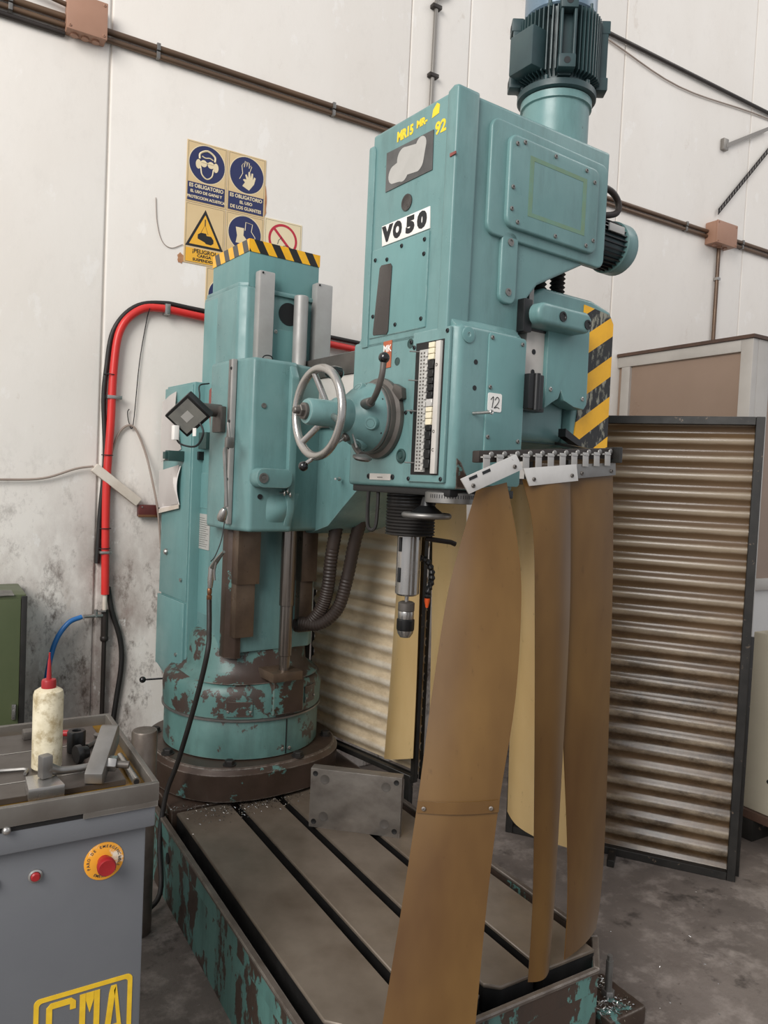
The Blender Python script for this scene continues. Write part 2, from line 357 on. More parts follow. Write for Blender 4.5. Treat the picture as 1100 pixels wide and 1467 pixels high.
def rrect(x0, x1, z0, z1, r, n=5):
    out = []
    for cx, cz, a0 in ((x1-r, z0+r, -90), (x1-r, z1-r, 0), (x0+r, z1-r, 90), (x0+r, z0+r, 180)):
        for k in range(n+1): a = math.radians(a0+90*k/n); out.append((cx+r*math.cos(a), cz+r*math.sin(a)))
    return out
def circ(cx, cz, r, n=28): return [(cx+r*math.cos(2*math.pi*k/n), cz+r*math.sin(2*math.pi*k/n)) for k in range(n)]

# ------------------------------------------------------------ the setting
WY = 3.58
add('floor', B().box(-4, 9, -4, 4, -.1, 0), 'floor_concrete', kind='structure')
wall = add('wall_back', B().box(-4, 9, WY+.011, WY+.2, 0, 7), 'wall_plaster', kind='structure')
for a, b_ in ((-4, -.62), (-.61, .657), (.665, 2.211), (2.215, 2.606), (2.612, 3.866), (3.875, 5.242), (5.25, 9)):
    add('wall_panel', B().box(a, b_, WY, WY+.02, 0, 7, .009, 3), 'wall_plaster', wall)
# booth beside the wall
booth = thing('office_booth', 'aluminium framed booth with brown panels standing against the white wall', 'booth', (4.6, 3.1, 0))
BX, BY = 3.96, 2.60
for y0, y1, z0, z1 in ((BY, BY+.075, 0, 2.5), (3.47, 3.54, 0, 2.43), (BY+.075, 3.575, 2.43, 2.5), (BY+.075, 3.575, 1.06, 1.13), (BY+.075, 3.575, 0, .1)):
    add('frame_bar', B().box(BX, BX+.05, y0, y1, z0, z1, .004), 'alu', booth)
for x0, x1, z0, z1 in ((BX+.051, 4.13, 0, 2.5), (5.1, 5.2, 0, 2.43), (4.13, 5.8, 2.43, 2.5), (4.13, 5.8, 1.06, 1.13), (4.13, 5.8, 0, .1)):
    add('frame_bar', B().box(x0, x1, BY, BY+.05, z0, z1, .004), 'alu', booth)
for y0, y1 in ((BY+.075, 3.47), (3.54, 3.575)):
    add('panel', B().box(BX+.02, BX+.03, y0, y1, 1.13, 2.43), 'panel_brown', booth); add('panel', B().box(BX+.02, BX+.03, y0, y1, .1, 1.06), 'panel_white', booth)
for x0, x1 in ((4.13, 5.1), (5.2, 5.8)):
    add('panel', B().box(x0, x1, BY+.02, BY+.03, 1.13, 2.43), 'panel_brown', booth); add('panel', B().box(x0, x1, BY+.02, BY+.03, .1, 1.06), 'panel_white', booth)
add('roof_board', B().box(BX-.012, 5.8, BY-.01, 3.575, 2.5, 2.52), 'pallet_rust', booth)

# ------------------------------------------------------------ the radial drilling machine (arm frame: x right, y towards the wall)
CX_, CY_, ANG = 1.22, 3.15, math.radians(5.2)
mach = thing('radial_drilling_machine', 'large teal radial drilling machine with slotted bed, column and tall head', 'machine', (CX_, CY_, 0), rz=ANG, local=True)
MA = Matrix.Translation((CX_, CY_, 0)) @ Matrix.Rotation(ANG, 4, 'Z'); MI = MA.inverted()
# bed, square to the wall
outer = [(.788, 1.40), (1.612, 1.40), (1.725, 1.51), (1.725, 3.5), (.788, 3.5)]
inner = [(.806, 1.414), (1.606, 1.414), (1.707, 1.516), (1.707, 3.48), (.806, 3.48)]
b = B(MI); b.prism(outer, 'z', 0, .215)
base = add('base_casting', b, 'teal_flaked', mach)
def wallring(b, o, i, z0, z1):
    n = len(o)
    for k in range(n):
        j = (k+1) % n; b.prism([o[k], o[j], i[j], i[k]], 'z', z0, z1)
b = B(MI); wallring(b, [(x, y) for x, y in outer], inner, .2152, .268); add('rim', b, 'teal_flaked', base)
b = B(MI); wallring(b, [(.784, 1.396), (1.614, 1.396), (1.729, 1.508), (1.729, 3.504), (.784, 3.504)], inner, .2682, .281)
b._bev(list(b.bm.faces), .003, 1); add('rim_edge', b, 'rim_steel', base)
add('gutter_floor', B(MI).box(.80, 1.605, 1.412, 3.49, .214, .222).box(1.605, 1.71, 1.52, 3.49, .214, .222), 'slot_dark', base)
SL = [(.838, 1.046), (1.080, 1.232), (1.266, 1.417), (1.451, 1.645)]
for k, (x0, x1) in enumerate(SL):
    y0 = 1.446; pl = [(x0, y0), (x1, y0), (x1, 2.80), (x0, 2.80)]
    if k == 0: pl = [(x0+.075, 1.47), (x1, 1.455), (x1, 2.80), (x0, 2.80), (x0, 1.55)]
    if k == 2: pl = [(x0+.035, y0), (x1, y0), (x1, 2.80), (x0, 2.80), (x0, y0+.03)]
    b = B(MI); b.prism(pl, 'z', .288, .30, .003, 1); add('bed_strip', b, 'bed_steel', base)
    cx = sum(p[0] for p in pl)/len(pl); b = B(MI); b.prism([(p[0]+(.0015 if p[0] < cx else -.0015), p[1]+(.0015 if p[1] < 2 else 0)) for p in pl], 'z', .222, .2885); add('strip_core', b, 'slot_dark' if k != 3 else 'slot_dark', base)
add('rear_pad', B(MI).box(.822, 1.69, 2.81, 3.48, .222, .306, .004), 'brown_worn', base)
b = B(MI); b.box(1.725, 1.88, 1.44, 1.62, 0, .06, .012); add('foot_lug', b, 'brown_worn', base)
b = B(MI); b.cyl((1.81, 1.53, .06), (1.81, 1.53, .17), .011); b.hexa((1.81, 1.53, .06), (0, 0, 1), .02, .018); b.cyl((1.81, 1.53, .17), (1.81, 1.53, .185), .008); add('levelling_bolt', b, 'steel_dull', base)
add('lift_hole', B(MI).lathe([(.02, 0), (.02, .003), (.015, .003), (0, .001)], (.788, 2.72, .17), (-1, 0, 0), 16), 'slot_dark', base)
# column foot and sleeve rings
fl = add('column_flange', B().lathe([(.37, .306), (.40, .315), (.405, .42), (.39, .438), (.33, .445)], (0, 0, 0), n=64, sq=2.5), 'brown_worn', mach)
add('flange_top', B().lathe([(.34, .436), (.392, .439), (.385, .4455), (.33, .447)], (0, 0, 0), n=64, sq=2.5), 'brown_worn', fl)
for k in range(8):
    a = math.radians(22.5+45*k-10); r = .375
    add('bolt', B().cyl((r*math.cos(a), r*math.sin(a), .445), (r*math.cos(a), r*math.sin(a), .45), .026).hexa((r*math.cos(a), r*math.sin(a), .45), (0, 0, 1), .02, .016), 'black_rubber', fl)
lr = add('lower_clamp_ring', B().lathe([(.325, .447), (.335, .452), (.335, .60), (.329, .612), (.31, .613)], (0, 0, 0), n=64), 'teal_scuffed', mach)
a = math.radians(-83); dx, dy = math.cos(a), math.sin(a)
b = B(); b.slab([(dx*.3356-.0025, dy*.3356, .455), (dx*.3356+.0025, dy*.3356, .455), (dx*.3356+.0025, dy*.3356, .60), (dx*.3356-.0025, dy*.3356, .60)], (dx, dy, 0), .001); add('split_gap', b, 'slot_dark', lr)
for k in (-1, 1): add('clamp_screw', B().screw((dx*.335+k*.016, dy*.335, .475), (dx, dy, 0), .008), 'steel', lr)
ur = add('upper_clamp_ring', B().lathe([(.33, .613), (.342, .618), (.345, .70), (.338, .735), (.315, .757), (.27, .765)], (0, 0, 0), n=64), 'teal_worn', mach)
add('ring_edge', B().lathe([(.336, .605), (.346, .607), (.3465, .614), (.336, .617)], (0, 0, 0), n=64), 'steel_dull', ur)
for az, w_, z0, z1 in ((-118, .10, .63, .69), (-62, .07, .65, .72)):
    a0 = math.radians(az); b = B()
    b.grid(lambda u, v: ((.349)*math.cos(a0+(u-.5)*w_/.33), .349*math.sin(a0+(u-.5)*w_/.33), z0+v*(z1-z0)), 8, 1, .004); pl_ = add('cover_plate', b, 'teal_worn', ur)
    for q in (-.42, .42): aa = a0+q*w_/.33; add('clamp_screw', B().screw((.350*math.cos(aa), .350*math.sin(aa), z0+.02), (math.cos(aa), math.sin(aa), 0), .005), 'steel', ur)
b = B(); b.cyl((-.31, .13, .70), (-.385, .165, .695), .004).sphere((-.393, .168, .695), .014); add('clamp_lever', b, 'black_gloss', ur)
add('column_collar', B().lathe([(.30, .755), (.275, .77), (.25, .80), (.243, .90), (.225, .93), (.16, .955)], (0, -.02, 0), n=56, sq=2.4), 'teal_worn', mach)
# column
colm = add('column_body', B().prism([(-.205, -.24), (-.175, -.272), (.165, -.272), (.20, -.24), (.20, .09), (-.205, .09)], 'z', .88, 2.345, .01), 'teal', mach)
b = B(); b.prism([(-.2, -.235), (-.17, -.266), (-.17, .08), (-.2, .08)], 'z', 2.34, 2.362, .006); add('shoulder', b, 'teal', colm)
b = B(); b.box(-.2055, -.2, -.05, .085, 1.0, 2.33, .002); add('side_pad', b, 'teal_panel', colm)
add('worn_skirt', B().prism([(-.212, -.245), (-.18, -.28), (-.155, -.28), (-.155, -.26), (-.19, -.24), (-.2, -.2), (-.212, -.2)], 'z', .86, 1.42, .004), 'brown_worn', colm)
cap = add('column_cap', B().box(-.172, .15, -.262, .085, 2.345, 2.53, .004), 'teal_panel', mach)
b = B(); b.box(-.171, .151, -.2645, -.2618, 2.482, 2.531); add('hazard_tape', b, 'hazard_front', cap)
b = B(); b.box(-.1745, -.1718, -.263, .086, 2.482, 2.531); add('hazard_tape', b, 'hazard_side', cap)
for y, z in ((-.17, 2.365), (.03, 2.36)): add('screw', B().screw((-.172, y, z), (-1, 0, 0), .007), 'ink', cap)
add('cable_hole', B().lathe([(.046, 0), (.046, .002), (.042, .002), (0, .0015)], (.008, -.272, 2.262), (0, -1, 0), 32), 'ink', colm)
b = B(); b.box(-.07, .10, -.275, -.271, 2.0, 2.195, .001); hp = add('cover_plate', b, 'teal_panel', colm)
add('screw', B().screw((-.05, -.275, 2.183), (0, -1, 0), .008), 'steel', colm)
b = B(); b.box(-.085, .115, -.285, -.268, 2.325, 2.345, .008); add('top_lip', b, 'teal', colm)
for x0, x1 in ((-.148, -.08), (.112, .19)):
    b = B(); b.box(x0, x1, -.315, -.27, 1.95, 2.405, .008); w_ = add('way_cover', b, 'way_grey', colm)
    add('screw', B().screw((x0+.012, -.315, 2.395), (0, -1, 0), .004), 'ink', w_)
b = B(); b.tube([(-.135, -.33, 2.03), (-.135, -.345, 2.065), (-.10, -.345, 2.068), (-.085, -.335, 2.03)], .0025, 6, 5); add('wire_hook', b, 'ink', colm)
for x0, x1, dx in ((-.2, -.102, .012), (.09, .165, .01)):
    b = B(); b.box(x0, x1, -.32, -.265, 1.165, 1.42, .003); add('way_cover', b, 'way_oiled', colm)
    b = B(); b.box(x0+.003, x1-dx, -.308, -.262, .95, 1.17, .003); add('way', b, 'way_oiled', colm)
sx, sy = .012, -.345
b = B(); b.cyl((.043, -.31, 1.95), (.043, -.31, 2.335), .029, n=28, bev=.003); add('screw_cover_tube', b, 'way_grey', mach)
b = B(); b.cyl((sx, sy, 1.075), (sx, sy, 1.40), .031, n=28, bev=.002); sct = add('screw_cover_tube', b, 'tube_steel', mach)
add('lift_screw', B().cyl((sx, sy, .87), (sx, sy, 1.08), .027, n=28, bev=.002).cyl((sx, sy, .81), (sx, sy, .87), .022), 'tube_steel', mach)
b = B(); b.box(sx-.075, sx+.06, sy-.05, sy+.09, .775, .812, .003); add('screw_bracket', b, 'way_oiled', mach)
b = B(); b.box(sx-.05, sx+.09, sy-.012, sy+.06, .63, .776, .004); add('bracket_foot', b, 'brown_worn', mach)
# electrical cabinet on the column's side
cb = add('electrical_cabinet', B().prism([(-.25, .05), (-.15, .05), (-.15, .37), (-.25, .37)], 'z', .71, 1.985, .003), 'teal_panel', mach)
b = B(); b.box(-.255, -.249, .062, .385, 1.042, 1.975, .002); d1 = add('cabinet_door', b, 'teal_panel', cb)
b = B(); b.prism([(.068, 1.034), (.068, .715), (.20, .70), (.385, .712), (.385, 1.034)], 'x', -.262, -.249, .003); d2 = add('cabinet_door', b, 'teal_panel', cb)
add('lock', B().lathe([(.014, 0), (.014, .008), (.009, .014), (0, .014)], (-.255, .30, 1.235), (-1, 0, 0), 16), 'steel', cb)
for y, z in ((.115, 1.13), (.13, .80)): add('lock', B().lathe([(.008, 0), (.008, .006), (0, .006)], (-.257 if z > 1 else -.262, y, z), (-1, 0, 0), 14), 'steel', cb)
add('bottom_skirt', B().prism([(.09, .70), (.385, .712), (.385, .70), (.16, .63), (.05, .60), (.05, .70)], 'x', -.25, -.17, .003), 'teal_panel', cb)
b = B(); b.prism(rrect(-.055, .098, 1.275, 1.425, .002), 'x', -.2085, -.2055)
iq = add('instruction_plate', b, 'plate_grey', colm)
b = B()
for k in range(14): b.box(-.2092, -.2086, -.045+random.random()*.05, .085, 1.287+k*.0092, 1.2885+k*.0092)
add('printed_lines', b, 'cast_grey', iq)
b = B(); b.prism(rrect(-.06, .095, 1.45, 1.60, .002), 'x', -.208, -.2055); add('blank_plate', b, 'teal_panel', colm)
b = B(); b.prism([(-.0, 1.95), (-.05, 1.97), (-.075, 1.93), (-.07, 1.80), (-.06, 1.73), (-.065, 1.66), (-.045, 1.665), (-.035, 1.74), (-.015, 1.82), (.0, 1.90)], 'x', -.2072, -.2055); add('primer_patch', b, 'red_oxide', colm)
b = B(); b.box(-.235, -.205, -.05, .03, 1.70, 1.77, .002); add('connector_box', b, 'teal_dark', colm)
b = B(); b.box(-.325, -.25, .13, .175, 1.645, 1.69, .003); b.box(-.337, -.325, .138, .167, 1.653, 1.683); add('connector_box', b, 'teal_dark', cb)
b = B(); b.box(-.23, -.205, .035, .075, 1.655, 1.69, .002); add('connector_box', b, 'black_plastic', colm)
# arm carriage on the column
carr = add('arm_carriage', B().prism([(-.262, -.14), (-.262, -.34), (-.232, -.465), (-.05, -.465), (-.03, -.44), (.10, -.40), (.24, -.38), (.24, -.14)], 'z', 1.385, 2.04, .018, 3), 'teal', mach)
b = B(); b.prism([(-.462, 2.03), (-.49, 1.98), (-.49, 1.47), (-.462, 1.40)], 'x', -.085, -.052, .008); add('edge_rib', b, 'teal', carr)
b = B(); b.prism(rrect(-.235, -.085, 1.555, 1.628, .03), 'y', -.525, -.46, .008); po = add('socket_boss', b, 'teal', carr)
add('socket', B().lathe([(.019, 0), (.019, .004), (.013, .004), (.013, .001), (.006, .001), (.006, .004), (0, .004)], (-.208, -.525, 1.591), (0, -1, 0), 20), 'steel_dull', po)
b = B(); b.grid(lambda u, v: (-.165+.13*u+.03*(v-.5)*u, -.463-.026*math.sin(math.pi*u)*math.sin(math.pi*min(1, v*1.05)), 1.42+.115*v), 14, 10, .004); add('cast_bulge', b, 'teal', carr)
for x, z in ((-.105, 1.537), (-.08, 1.532), (-.092, 1.545)):
    add('eye_bolt', B().torus((x, -.50, z), (1, -.4, 0), .009, .003, 16, 6).cyl((x, -.46, z), (x, -.5, z), .004), 'steel', carr)
for x, z in ((-.188, 1.862), (-.19, 1.52), (-.065, 1.52)): add('plug', B().lathe([(.010, 0), (.010, .004), (.004, .004), (0, .002)], (x, -.465, z), (0, -1, 0), 14), 'steel_dull' if z > 1.8 else 'ink', carr)
for y, m_ in ((-.345, 'steel_dull'), (-.365, 'way_grey')):
    b = B(); b.box(-.276, -.258, y-.008, y+.008, 1.41, 2.035, .002); add('gib_strip', b, m_, carr)
for z in (2.0, 1.80, 1.70, 1.58, 1.48): add('screw', B().screw((-.276, -.362, z), (-1, 0, 0), .006), 'ink', carr)
b = B(); b.cyl((-.262, -.25, 1.845), (-.345, -.25, 1.845), .025, bev=.003); b.box(-.285, -.262, -.30, -.22, 1.76, 1.86, .004); add('lamp_socket', b, 'cast_grey', carr)
# arm
ap = [(-.16, 2.085), (-1.38, 2.10), (-1.40, 2.08), (-1.40, 1.76), (-1.38, 1.74), (-.95, 1.66), (-.8, 1.585), (-.68, 1.555), (-.58, 1.48), (-.49, 1.41), (-.36, 1.372), (-.16, 1.36)]
arm = add('arm', B().prism(ap, 'x', .10, .40, .012, 2), 'teal', mach)
b = B(); b.prism([(-.2, 2.0), (-1.05, 2.0), (-1.05, 2.082), (-.2, 2.078)], 'x', .078, .101, .003); add('arm_way', b, 'cast_grey', arm)
b = B(); b.box(.088, .101, -1.05, -.2, 1.862, 1.998, .002); add('arm_way', b, 'way_white', arm)
b = B(); b.box(.084, .101, -1.05, -.2, 1.80, 1.858, .002); add('arm_way', b, 'cast_grey', arm)
b = B(); b.tube([(.075, -.60, 1.60), (-.02, -.72, 1.60)], .004, 8); b.sphere((.078, -.596, 1.60), .008); add('clamp_lever', b, 'steel', arm)
# arm end
ae = add('arm_end_casting', B().prism([(.42, 1.735), (.615, 1.735), (.612, 2.16), (.585, 2.195), (.49, 2.215), (.26, 2.215), (.20, 2.18), (.20, 2.10), (.42, 2.08)], 'y', -1.42, -.9, .012, 3), 'teal', mach)
b = B(); b.prism([(.428, 1.74), (.604, 1.74), (.601, 2.155), (.578, 2.183), (.45, 2.195), (.45, 1.90)], 'y', -1.4235, -1.419); add('hazard_tape', b, 'hazard_end', ae)
b = B(); b.prism([(.49, 2.209), (.58, 2.191), (.58, 2.199), (.49, 2.218)], 'y', -1.40, -1.18); add('hazard_tape', b, 'hazard_end', ae)
b = B(); b.prism([(.235, 1.84), (.27, 1.862), (.295, 1.875), (.305, 1.90), (.32, 1.872), (.37, 1.856), (.417, 1.852), (.43, 1.87), (.426, 2.12), (.235, 2.12)], 'y', -1.47, -1.41, .006); cv = add('arm_end_cover', b, 'teal_panel', mach)
for x, z in ((.255, 1.90), (.405, 1.885)): add('screw', B().screw((x, -1.47, z), (0, -1, 0), .007), 'steel', cv)
b = B(); b.prism(rrect(.125, .362, 2.072, 2.135, .03), 'y', -1.53, -1.41, .014, 3); cbr = add('stop_housing', b, 'teal', mach)
for x, z in ((.225, 2.104), (.338, 2.098)): add('socket', B().lathe([(.015, 0), (.015, .003), (.010, .003), (.009, .001), (0, .001)], (x, -1.53, z), (0, -1, 0), 18), 'black_plastic', cbr)
b = B(); b.box(.158, .252, -1.455, -1.41, 1.925, 2.07, .003); wf = add('way_end', b, 'way_white', mach)
for z in (2.005, 1.945): add('bolt_hole', B().lathe([(.008, 0), (.008, .001), (0, .001)], (.19, -1.4555, z), (0, -1, 0), 14), 'ink', wf)
b = B(); b.box(.158, .252, -1.452, -1.41, 1.83, 1.924, .002); add('way_wiper', b, 'black_plastic', mach)
b = B(); b.box(.112, .25, -1.46, -1.42, 2.065, 2.13, .003); b.box(.105, .14, -1.49, -1.44, 2.05, 2.145, .004); add('stop_block', b, 'black_plastic', mach)
b = B(); b.box(.165, .185, -1.45, -1.41, 2.13, 2.20, .002); add('scale_stub', b, 'steel_dull', mach)
b = B(); b.box(.10, .16, -1.53, -1.50, 1.825, 1.925, .003); b.cyl((.13, -1.53, 1.823), (.13, -1.53, 1.927), .010); add('wiper_hinge', b, 'black_plastic', mach)
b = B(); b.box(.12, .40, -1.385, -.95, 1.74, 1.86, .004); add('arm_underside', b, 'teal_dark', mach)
b = B(); b.slab([(.36, -1.45, 1.79), (.44, -1.45, 1.755), (.44, -1.45, 1.735), (.36, -1.45, 1.765)], (0, 1, 0), .03); add('rail_bracket', b, 'black_plastic', mach)
# ---------------- drilling head
hl = add('head_gearbox', B().prism([(-.16, -1.485), (-.142, -1.505), (.075, -1.505), (.11, -1.47), (.11, -1.014), (-.16, -1.014)], 'z', 1.585, 2.03, .012, 3), 'teal', mach)
hu = add('head_upper_housing', B().prism([(-.16, 2.0), (.115, 2.0), (.125, 2.13), (.185, 2.20), (.475, 2.345), (.487, 2.365), (.487, 2.672), (-.16, 2.658)], 'y', -1.462, -1.074, .01, 3), 'teal', mach)
b = B(); b.prism([(-1.43, 2.01), (-1.472, 2.005), (-1.475, 2.66), (-1.455, 2.665), (-1.43, 2.655)], 'x', -.170, -.09, .008, 3); add('corner_post', b, 'teal', hu)
b = B(); b.prism([(-1.06, 2.01), (-1.095, 2.01), (-1.095, 2.61), (-1.085, 2.625), (-1.06, 2.625)], 'x', -.166, -.13, .006); add('corner_post', b, 'teal', hu)
b = B(); b.prism([(-1.495, 2.025), (-1.462, 2.055), (-1.05, 2.055), (-1.03, 2.025)], 'x', -.155, .10, .006); add('shoulder', b, 'teal', hu)
b = B(); b.box(-.165, -.158, -1.372, -1.10, 2.035, 2.302, .004); ap_ = add('access_panel', b, 'teal_panel', hu)
for y, z in ((-1.12, 2.10), (-1.12, 2.27), (-1.355, 2.28), (-1.355, 2.24), (-1.355, 2.06), (-1.25, 2.285), (-1.18, 2.26), (-1.235, 2.06)): add('screw', B().screw((-.165, y, z), (-1, 0, 0), .006), 'ink', ap_)
b = B(); b.prism([(-1.127, 2.042), (-1.195, 2.036), (-1.203, 2.045), (-1.208, 2.235), (-1.20, 2.245), (-1.155, 2.248), (-1.146, 2.24), (-1.125, 2.05)], 'x', -.168, -.163, .002); add('sight_window', b, 'dark_glass', ap_)
b = B(); b.prism([(-1.15, 2.582), (-1.368, 2.578), (-1.37, 2.468), (-1.152, 2.466)], 'x', -.1625, -.159); lg = add('blanked_nameplate', b, 'smudged_metal', hu)
cl = []
for cy, cz, r, a0, a1 in ((-1.192, 2.507, .027, -70, 70), (-1.235, 2.542, .030, -10, 110), (-1.315, 2.553, .024, 25, 190), (-1.30, 2.512, .03, 200, 260), (-1.235, 2.50, .026, 210, 300)):
    for k in range(9):
        a = math.radians(a0+(a1-a0)*k/8); cl.append((cy+r*math.cos(a), cz+r*math.sin(a)))
add('cloud_patch', B().prism(cl, 'x', -.1632, -.1624), 'plate_grey', lg)
add('sight_glass', B().lathe([(.024, 0), (.024, .003), (.020, .003), (.018, .0015), (0, .0015)], (-.16, -1.259, 2.408), (-1, 0, 0), 28), 'dark_glass', hu)
b = B(); b.prism([(-1.142, 2.367), (-1.368, 2.369), (-1.372, 2.307), (-1.147, 2.306)], 'x', -.163, -.159, .001); vo = add('model_plate', b, 'white_paint', hu)
b = B(); b.text('V', .058, LEFTF(-1.172, 2.337, -.1634), .0046, .0005, sx=1.15); b.text('O', .058, LEFTF(-1.222, 2.337, -.1634), .005, .0005, sx=.82); b.text('5', .058, LEFTF(-1.283, 2.337, -.1634), .0046, .0005, sx=1.25); b.text('0', .058, LEFTF(-1.336, 2.337, -.1634), .0046, .0005, sx=1.25); add('lettering', b, 'ink', vo)
b = B(); b.text('MR15', .038, LEFTF(-1.235, 2.612, -.1605), .0018, .0005, sx=.85); b.text('MR-', .028, LEFTF(-1.312, 2.617, -.1605), .0013, .0005)
b.prism([(-1.356, 2.613), (-1.386, 2.617), (-1.388, 2.64), (-1.376, 2.648), (-1.36, 2.634)], 'x', -.1608, -.1598); b.text('92', .046, LEFTF(-1.396, 2.575, -.1605), .0016, .0005); add('marker_writing', b, 'yellow_marker', hu)
b = B(); b.prism([(-1.478, 2.475), (-1.455, 2.473), (-1.455, 2.482), (-1.478, 2.482)], 'x', -.1732, -.17); add('paint_chip', b, 'red_oxide', hu)
# end cover of the head
b = B(); b.prism(rrect(-.04, .468, 2.30, 2.62, .03), 'y', -1.474, -1.455, .006, 3); add('cover_seat', b, 'teal', hu)
b = B(); b.prism(rrect(.02, .412, 2.330, 2.588, .028), 'y', -1.488, -1.465, .007, 3); ec = add('end_cover', b, 'teal', mach)
b = B(); S0 = (.10, .35, 2.375, 2.545); tk = .012
for x0, x1, z0, z1 in ((S0[0], S0[1], S0[3]-tk, S0[3]), (S0[0], S0[1], S0[2], S0[2]+tk), (S0[0], S0[0]+tk*1.4, S0[2]+tk, S0[3]-tk), (S0[1]-tk*1.4, S0[1], S0[2]+tk, S0[3]-tk)): b.box(x0, x1, -1.4886, -1.4878, z0, z1)
add('glue_outline', b, 'stain_olive', ec)
for x, z in ((.045, 2.562), (.075, 2.574), (.205, 2.572), (.345, 2.57), (.385, 2.545), (.035, 2.38), (.06, 2.348), (.22, 2.345), (.36, 2.348), (.392, 2.37), (.036, 2.44)):
    add('screw', B().screw((x, -1.488, z), (0, -1, 0), .0065), 'steel_dull', ec)
b = B(); b.prism(rrect(.02, .085, 2.12, 2.325, .025), 'y', -1.474, -1.455, .006, 3); lgb = add('lug_boss', b, 'teal', hu)
for z in (2.293, 2.153): add('socket', B().lathe([(.011, 0), (.011, .003), (.007, .003), (.007, .001), (0, .001)], (.052, -1.474, z), (0, -1, 0), 16), 'steel_dull', lgb)
# gearbox end face
b = B(); b.prism(rrect(-.045, .102, 1.60, 2.022, .012), 'y', -1.509, -1.50, .002); dr = add('end_door', b, 'teal_panel', hl)
for x, z in ((-.034, 2.008), (.085, 2.005), (-.034, 1.872), (-.034, 1.735), (.085, 1.73)): add('screw', B().screw((x, -1.509, z), (0, -1, 0), .006), 'steel_dull', dr)
add('filler_plug', B().lathe([(.022, 0), (.022, .003), (.018, .004), (.006, .004), (.005, .002), (0, .002)], (-.12, -1.505, 2.003), (0, -1, 0), 24), 'teal_panel', hl)
for z in (1.934, 1.864): add('bolt_hole', B().lathe([(.007, 0), (.007, .001), (0, .001)], (-.088, -1.505, z), (0, -1, 0), 14), 'ink', hl)
add('index_pin', B().cyl((-.088, -1.505, 1.795), (-.075, -1.56, 1.797), .0045).torus((-.074, -1.562, 1.797), (0, 1, 0), .005, .002, 14, 6), 'steel', hl)
b = B(); b.prism(rrect(-.04, .013, 1.806, 1.857, .006), 'y', -1.5105, -1.508); nt = add('number_sticker', b, 'white_paint', dr)
b = B(); P12 = lambda x, z: (x-.032, -1.511, z-.010)
for st in ([(.002, 1.848), (.012, 1.856), (.008, 1.826)], [(.018, 1.848), (.026, 1.857), (.034, 1.85), (.028, 1.838), (.016, 1.826), (.026, 1.829), (.036, 1.826)]): b.tube([P12(*p) for p in st], .0011, 5, 4)
add('handwritten_number', b, 'ink', nt)
b = B(); b.prism([(-.138, 1.588), (-.105, 1.588), (-.10, 1.62), (-.125, 1.66), (-.14, 1.67)], 'y', -1.5065, -1.503); add('bare_patch', b, 'brown_worn', hl)
# trip-dog rack in the gearbox's left face
rk = add('rack_frame', B().box(-.170, -.158, -1.487, -1.33, 1.602, 2.022, .004), 'teal', hl)
add('rack_recess', B().box(-.1712, -.169, -1.468, -1.347, 1.622, 1.99), 'slot_dark', rk)
pf = add('perforated_scale', B().box(-.178, -.1711, -1.412, -1.372, 1.63, 1.968, .001), 'plate_grey', rk)
b = B()
for k in range(34):
    for y in (-1.381, -1.394): b.box(-.1786, -.1778, y-.003, y+.003, 1.636+k*.0097, 1.6405+k*.0097)
add('perforations', b, 'cast_grey', pf, kind='stuff')
b = B()
for k in range(17): b.box(-.182, -.1778, -1.412, -1.402, 1.635+k*.0195, 1.646+k*.0195)
add('rack_teeth', b, 'white_plate', pf, kind='stuff')
z = 1.640
for h, mm in ((.026, 'black_plastic'), (.026, 'black_plastic'), (.026, 'black_plastic'), (.024, 'black_plastic'), (.016, 'black_plastic'), (.018, 'ivory'), (.018, 'ivory'), (.014, 'ivory'), (.022, 'white_plate'), (.02, 'black_plastic'), (.02, 'black_plastic'), (.018, 'black_plastic'), (.022, 'black_plastic'), (.026, 'black_plastic'), (.016, 'ivory'), (.016, 'ivory'), (.016, 'ivory')):
    add('trip_dog', B().box(-.184, -.1711, -1.441, -1.417, z+.0008, z+h-.0008, .001, 1), mm, rk); z += h
sb = add('scale_bar', B().box(-.181, -.1711, -1.463, -1.444, 1.626, 1.985, .001), 'way_white', rk)
b = B()
for k, ch in enumerate('DOC'): b.text(ch, .012, LEFTF(-1.452, (1.92, 1.74, 1.69)[k], -.1814), .0003)
add('engraving', b, 'cast_grey', sb)
for z in (1.965, 1.885, 1.80, 1.655): add('pointer', B().cyl((-.171, -1.365, z), (-.198, -1.352, z), .002, n=8), 'steel', rk)
for y, z in ((-1.338, 1.98), (-1.338, 1.61), (-1.478, 2.01), (-1.478, 1.612), (-1.338, 1.80), (-1.31, 2.0), (-1.325, 1.985), (-1.30, 1.80)): add('screw', B().screw((-.170 if y < -1.33 else -.16, y, z), (-1, 0, 0), .006), 'ink', rk)
b = B(); b.prism([(-1.176, 2.017), (-1.218, 2.018), (-1.217, 1.938), (-1.182, 1.937)], 'x', -.162, -.159); rp = add('copper_label', b, 'red_label', hl)
b = B(); b.text('MK', .028, LEFTF(-1.197, 1.994, -.1624), .0006); add('label_mark', b, 'white_paint', rp)
for y, z, r in ((-1.306, 1.997, .014), (-1.247, 1.952, .012)): add('index_mark', B().lathe([(r, 0), (r, .001), (r*.8, .001), (r*.8, .0002), (0, .0002)], (-.16, y, z), (-1, 0, 0), 24), 'teal_dark', hl)
b = B(); b.prism(rrect(-1.242, -1.136, 1.603, 1.622, .002), 'x', -.163, -.159); npl = add('maker_plate', b, 'way_white', hl)
b = B(); b.text('------', .014, LEFTF(-1.19, 1.612, -.1633), .0004); add('engraving', b, 'cast_grey', npl)
for y in (-1.128, -1.25): add('screw', B().screw((-.16, y, 1.613), (-1, 0, 0), .008), 'ink', npl)
